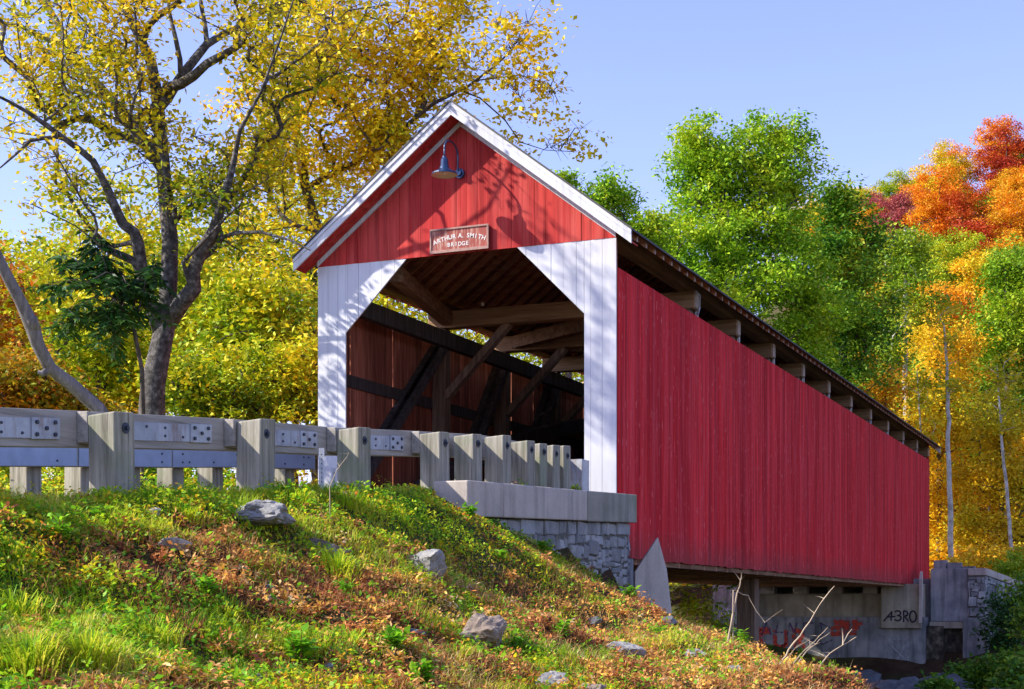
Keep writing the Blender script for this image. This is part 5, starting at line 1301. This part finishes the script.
for t, wh in zip(TF, WH):
    t = (t[0],t[1],t[2]*0.62,int(t[3]*0.6),t[4]*0.5,t[5])
    p, D = ray_ground(t[0], t[1]); o = tufts([t[:5]], 'grass_tuft', M['grass']); me = o.data
    me.transform(Matrix.Translation(-Vector((p.x,p.y,p.z)))); o.location = (p.x,p.y,p.z)
    tag(o, '%s green grass tuft %s' % (t[5], wh), 'grass tuft', 'grass tufts on the bank')
# low weeds
def scatter(n, size, thr, inv, hmax, name, mat, aspect, upn, pw, down=0.0, jit=0.14):
    u, v = sample_bank(n); gf = green_field(u, v) + NR.normal(size=len(u))*jit
    m = (gf < thr) if inv else (gf > thr); u, v = u[m], v[m]
    cl = np.clip(0.5+0.7*fnoise(u,v,4.3,9),0.05,1.2)
    z = gz_of(u, v) + 0.005 + hmax*cl*low_at(u,v)*NR.random(len(u))**pw
    V_ = leaf_arrays(np.stack([u,v,z],1), size, aspect, down, upn); return tag(np_mesh(name, V_, quads(len(V_)), mat), kind='stuff')
scatter(105000, 0.040, 0.0, False, 0.16, 'low_weeds', M['weed'], 0.6, 1.2, 1.4)
scatter(40000, 0.046, -0.55, False, 0.14, 'creeping_weeds', M['weedplant'], 0.6, 1.2, 1.2, jit=0.3)
scatter(150000, 0.044, 0.12, True, 0.07, 'leaf_litter', M['litter'], 0.45, 1.0, 1.6, jit=0.3)
scatter(60000, 0.030, 0.6, True, 0.05, 'leaf_litter', M['litter'], 0.7, 1.6, 2.0)
# countable leafy weed plants
def clumps_of(n, nl, h, size, name, mat, thr, inv, seed):
    u, v = sample_bank(n); gf = green_field(u, v)+NR.normal(size=len(u))*.3; m = (gf < thr) if inv else (gf > thr); m &= low_at(u,v) > .7; u, v = u[m], v[m]
    hh = h*(0.35+0.9*NR.random(len(u))**1.5); z = gz_of(u,v)
    U_ = np.repeat(u,nl); V0 = np.repeat(v,nl); Z_ = np.repeat(z,nl); H_ = np.repeat(hh,nl)
    q = unit(NR.normal(size=(len(U_),3)))*(NR.random((len(U_),1))**.5)
    P = np.stack([U_+q[:,0]*H_*.8, V0+q[:,1]*H_*.8, Z_+np.abs(q[:,2])*H_*1.1], 1)
    V_ = leaf_arrays(P, size, .42, 0.2, .4); tag(np_mesh(name, V_, quads(len(V_)), mat), kind='stuff')
clumps_of(900, 60, 0.15, 0.034, 'tangled_weeds', M['weed'], 0.0, False, 1)
clumps_of(1300, 60, 0.14, 0.044, 'tangled_dead_growth', M['litter'], 0.1, True, 2)
clumps_of(800, 50, 0.15, 0.034, 'dark_ground_weeds', M['leaf_gmid'], -0.5, False, 3)
def weedplant(x, y, h, n, lab, ls=0.07, mat='weedplant'):
    p, D = ray_ground(x, y); gz = G(p.x,p.y); r = tag(empty('weed_plant', (p.x,p.y,gz)), lab, 'plant', 'leafy weeds on the bank')
    mb = MB(); P = []; Dv = []
    for i in range(n):
        a = rnd.uniform(0,6.28); l = h*rnd.uniform(.6,1.1); t = Vector((p.x+math.cos(a)*l*.45, p.y+math.sin(a)*l*.45, gz+l)); b0 = Vector((p.x+math.cos(a)*.02,p.y+math.sin(a)*.02,gz-.02)); m = b0.lerp(t,.5)+Vector((0,0,l*.12))
        mb.tube([b0,m,t],[.004,.003,.002],4,cap=False)
        for k in range(9):
            q = b0.lerp(m,k/4.5) if k < 4.5 else m.lerp(t,(k-4.5)/4.5)
            if k > 1:
                aa = rnd.uniform(0,6.28)
                for s_ in (0,PI): P.append(tuple(q)); Dv.append((math.cos(aa+s_)*.9,math.sin(aa+s_)*.9,.25))
    mb.build('stem', M['bracken'], r); V_ = leaf_arrays(np.array(P), ls, .5, 0, 1.5, D=np.array(Dv)); np_mesh('foliage', V_, quads(len(V_)), M[mat], r)
WP = [(300,668,.22,12,'bright green leafy weed at the bottom left of centre',.08),(395,655,.16,10,'fresh green weed patch left of the brown boulder',.08),(345,600,.14,8,'small leafy weed under the grass tuft',.06),(560,640,.14,7,'green weed on the brown slope',.06),
      (420,690,.18,10,'leafy weed at the bottom edge',.08),(520,655,.14,7,'weed right of the brown boulder',.06),(695,612,.25,7,'weed sprouting at the foot of the wedge',.07),(770,655,.24,8,'leafy weed among the dead twigs',.07),(745,650,.24,7,'leafy weed left of the dead twigs',.07),
      (545,375+180,.16,7,'green weed against the stone wall',.07),(630,600,.14,6,'weed at the right foot of the stone wall',.07),(95,530,.2,12,'leafy weed left on the bank in half shade',.06),(60,545,.18,10,'low leafy weed at the left bank',.06),(470,520,.16,8,'weed climbing at the left end of the stone wall',.06),
      (800,665,.26,8,'weed at the right end of the bank crest',.07),(500,560,.12,6,'sprout on the slope below the wall',.05),(210,600,.14,8,'weed below the bare brown patch',.06),(660,640,.14,6,'weed near the flat stone',.06)]
for (x,y,h,n,lb_,ls) in WP: weedplant(x,y,h,n,lb_,ls)
# fallen leaves in the shade behind the rail: weeds along the far verge
def verge(n, size, mat, name, hmax):
    u = NR.uniform(-22, -0.6, n); v = NR.uniform(5.15, 9.0, n); z = gz_of(u,v)+hmax*NR.random(n)**1.2
    V_ = leaf_arrays(np.stack([u,v,z],1), size, .5, 0.0, 1.0); tag(np_mesh(name, V_, quads(len(V_)), M[mat]), kind='stuff')
verge(45000, 0.07, 'weed', 'verge_weeds', 0.45); verge(15000, 0.07, 'litter', 'verge_litter', 0.1)
# ground cover on the far bank and hillside foot
def farcover(n, x0, x1, D0_, D1_, size, mat, name, hmax):
    D = NR.uniform(D0_, D1_, n); k = (NR.uniform(x0,x1,n)-512)/FPX; X = k*D; dx, dy = X-P0X, D-P0Y; u = AX*dx+AY*dy; v = -AY*dx+AX*dy
    m = (v < -2.9) | (u > 30) | (v > 9); u, v = u[m], v[m]
    z = gz_of(u,v)+hmax*NR.random(len(u)); V_ = leaf_arrays(np.stack([u,v,z],1), size, .55, 0, .8); tag(np_mesh(name, V_, quads(len(V_)), M[mat]), kind='stuff')
farcover(14000, 960, 1100, 38, 60, 0.12, 'leaf_gmid', 'bank_undergrowth', 0.4)
farcover(12000, 930, 1100, 33, 60, 0.16, 'litter', 'bank_litter', 0.15)
farcover(40000, 840, 1080, 60, 110, 0.30, 'leaf_yel', 'forest_floor_leaves', 1.2)
farcover(16000, 640, 860, 50, 90, 0.30, 'leaf_lime', 'forest_floor_brush', 1.5)
def undercover(n):
    u = NR.uniform(1,16,n); v = NR.uniform(4.5,14,n); z = gz_of(u,v)+0.25*NR.random(n); V_ = leaf_arrays(np.stack([u,v,z],1), .12, .55, 0, .8); tag(np_mesh('river_bank_weeds', V_, quads(len(V_)), M['leaf_yg']), kind='stuff')
undercover(16000)
farcover(70000, -120, 420, 30, 62, 0.16, 'leaf_yg', 'wood_edge_brush', 2.4)

# ---------------------------------------------------------------- sky, sun, camera
sc = bpy.context.scene
world = bpy.data.worlds.new('World'); sc.world = world; world.use_nodes = True
nt = world.node_tree; bg = nt.nodes['Background']
sky = nt.nodes.new('ShaderNodeTexSky'); sky.sky_type = 'NISHITA'; sky.sun_disc = False
S = -SUN_TRAVEL
sky.sun_elevation = math.asin(S.z); sky.sun_rotation = math.atan2(S.x, S.y)
sky.air_density = 1.0; sky.dust_density = 0.4; sky.ozone_density = 1.6; sky.altitude = 300
nt.links.new(sky.outputs[0], bg.inputs[0]); bg.inputs[1].default_value = 0.125
wb = nt.nodes.new('ShaderNodeMix'); wb.data_type='RGBA'; wb.blend_type='MULTIPLY'; wb.inputs[0].default_value = 1; wb.inputs[7].default_value = (1.06,0.89,1.16,1)
nt.links.new(sky.outputs[0], wb.inputs[6]); nt.links.new(wb.outputs[2], bg.inputs[0])
sun = bpy.data.lights.new('sun','SUN'); sun.energy = 4.1; sun.angle = math.radians(0.5); sun.color = (1.0,0.93,0.82)
so = bpy.data.objects.new('sun', sun); col.objects.link(so); so.rotation_euler = SUN_TRAVEL.to_track_quat('-Z','Y').to_euler(); so.location = (-20,30,40)
cam = bpy.data.cameras.new('camera'); co = bpy.data.objects.new('camera', cam); col.objects.link(co)
co.location = CAM; cam.sensor_width = 36; cam.lens = FPX/1024*36; cam.shift_y = (HOR-344.5)/1024
f = Vector((AY, AX, 0)); co.rotation_euler = (PI/2, 0, math.atan2(-f.x, f.y))
cam.clip_end = 3000; cam.clip_start = 0.1
sc.camera = co
sc.view_settings.view_transform = 'Standard'; sc.view_settings.look = 'None'; sc.view_settings.gamma = 1; sc.view_settings.exposure = 1.2
sc.render.engine = 'CYCLES'; sc.cycles.max_bounces = 6; sc.cycles.transparent_max_bounces = 4
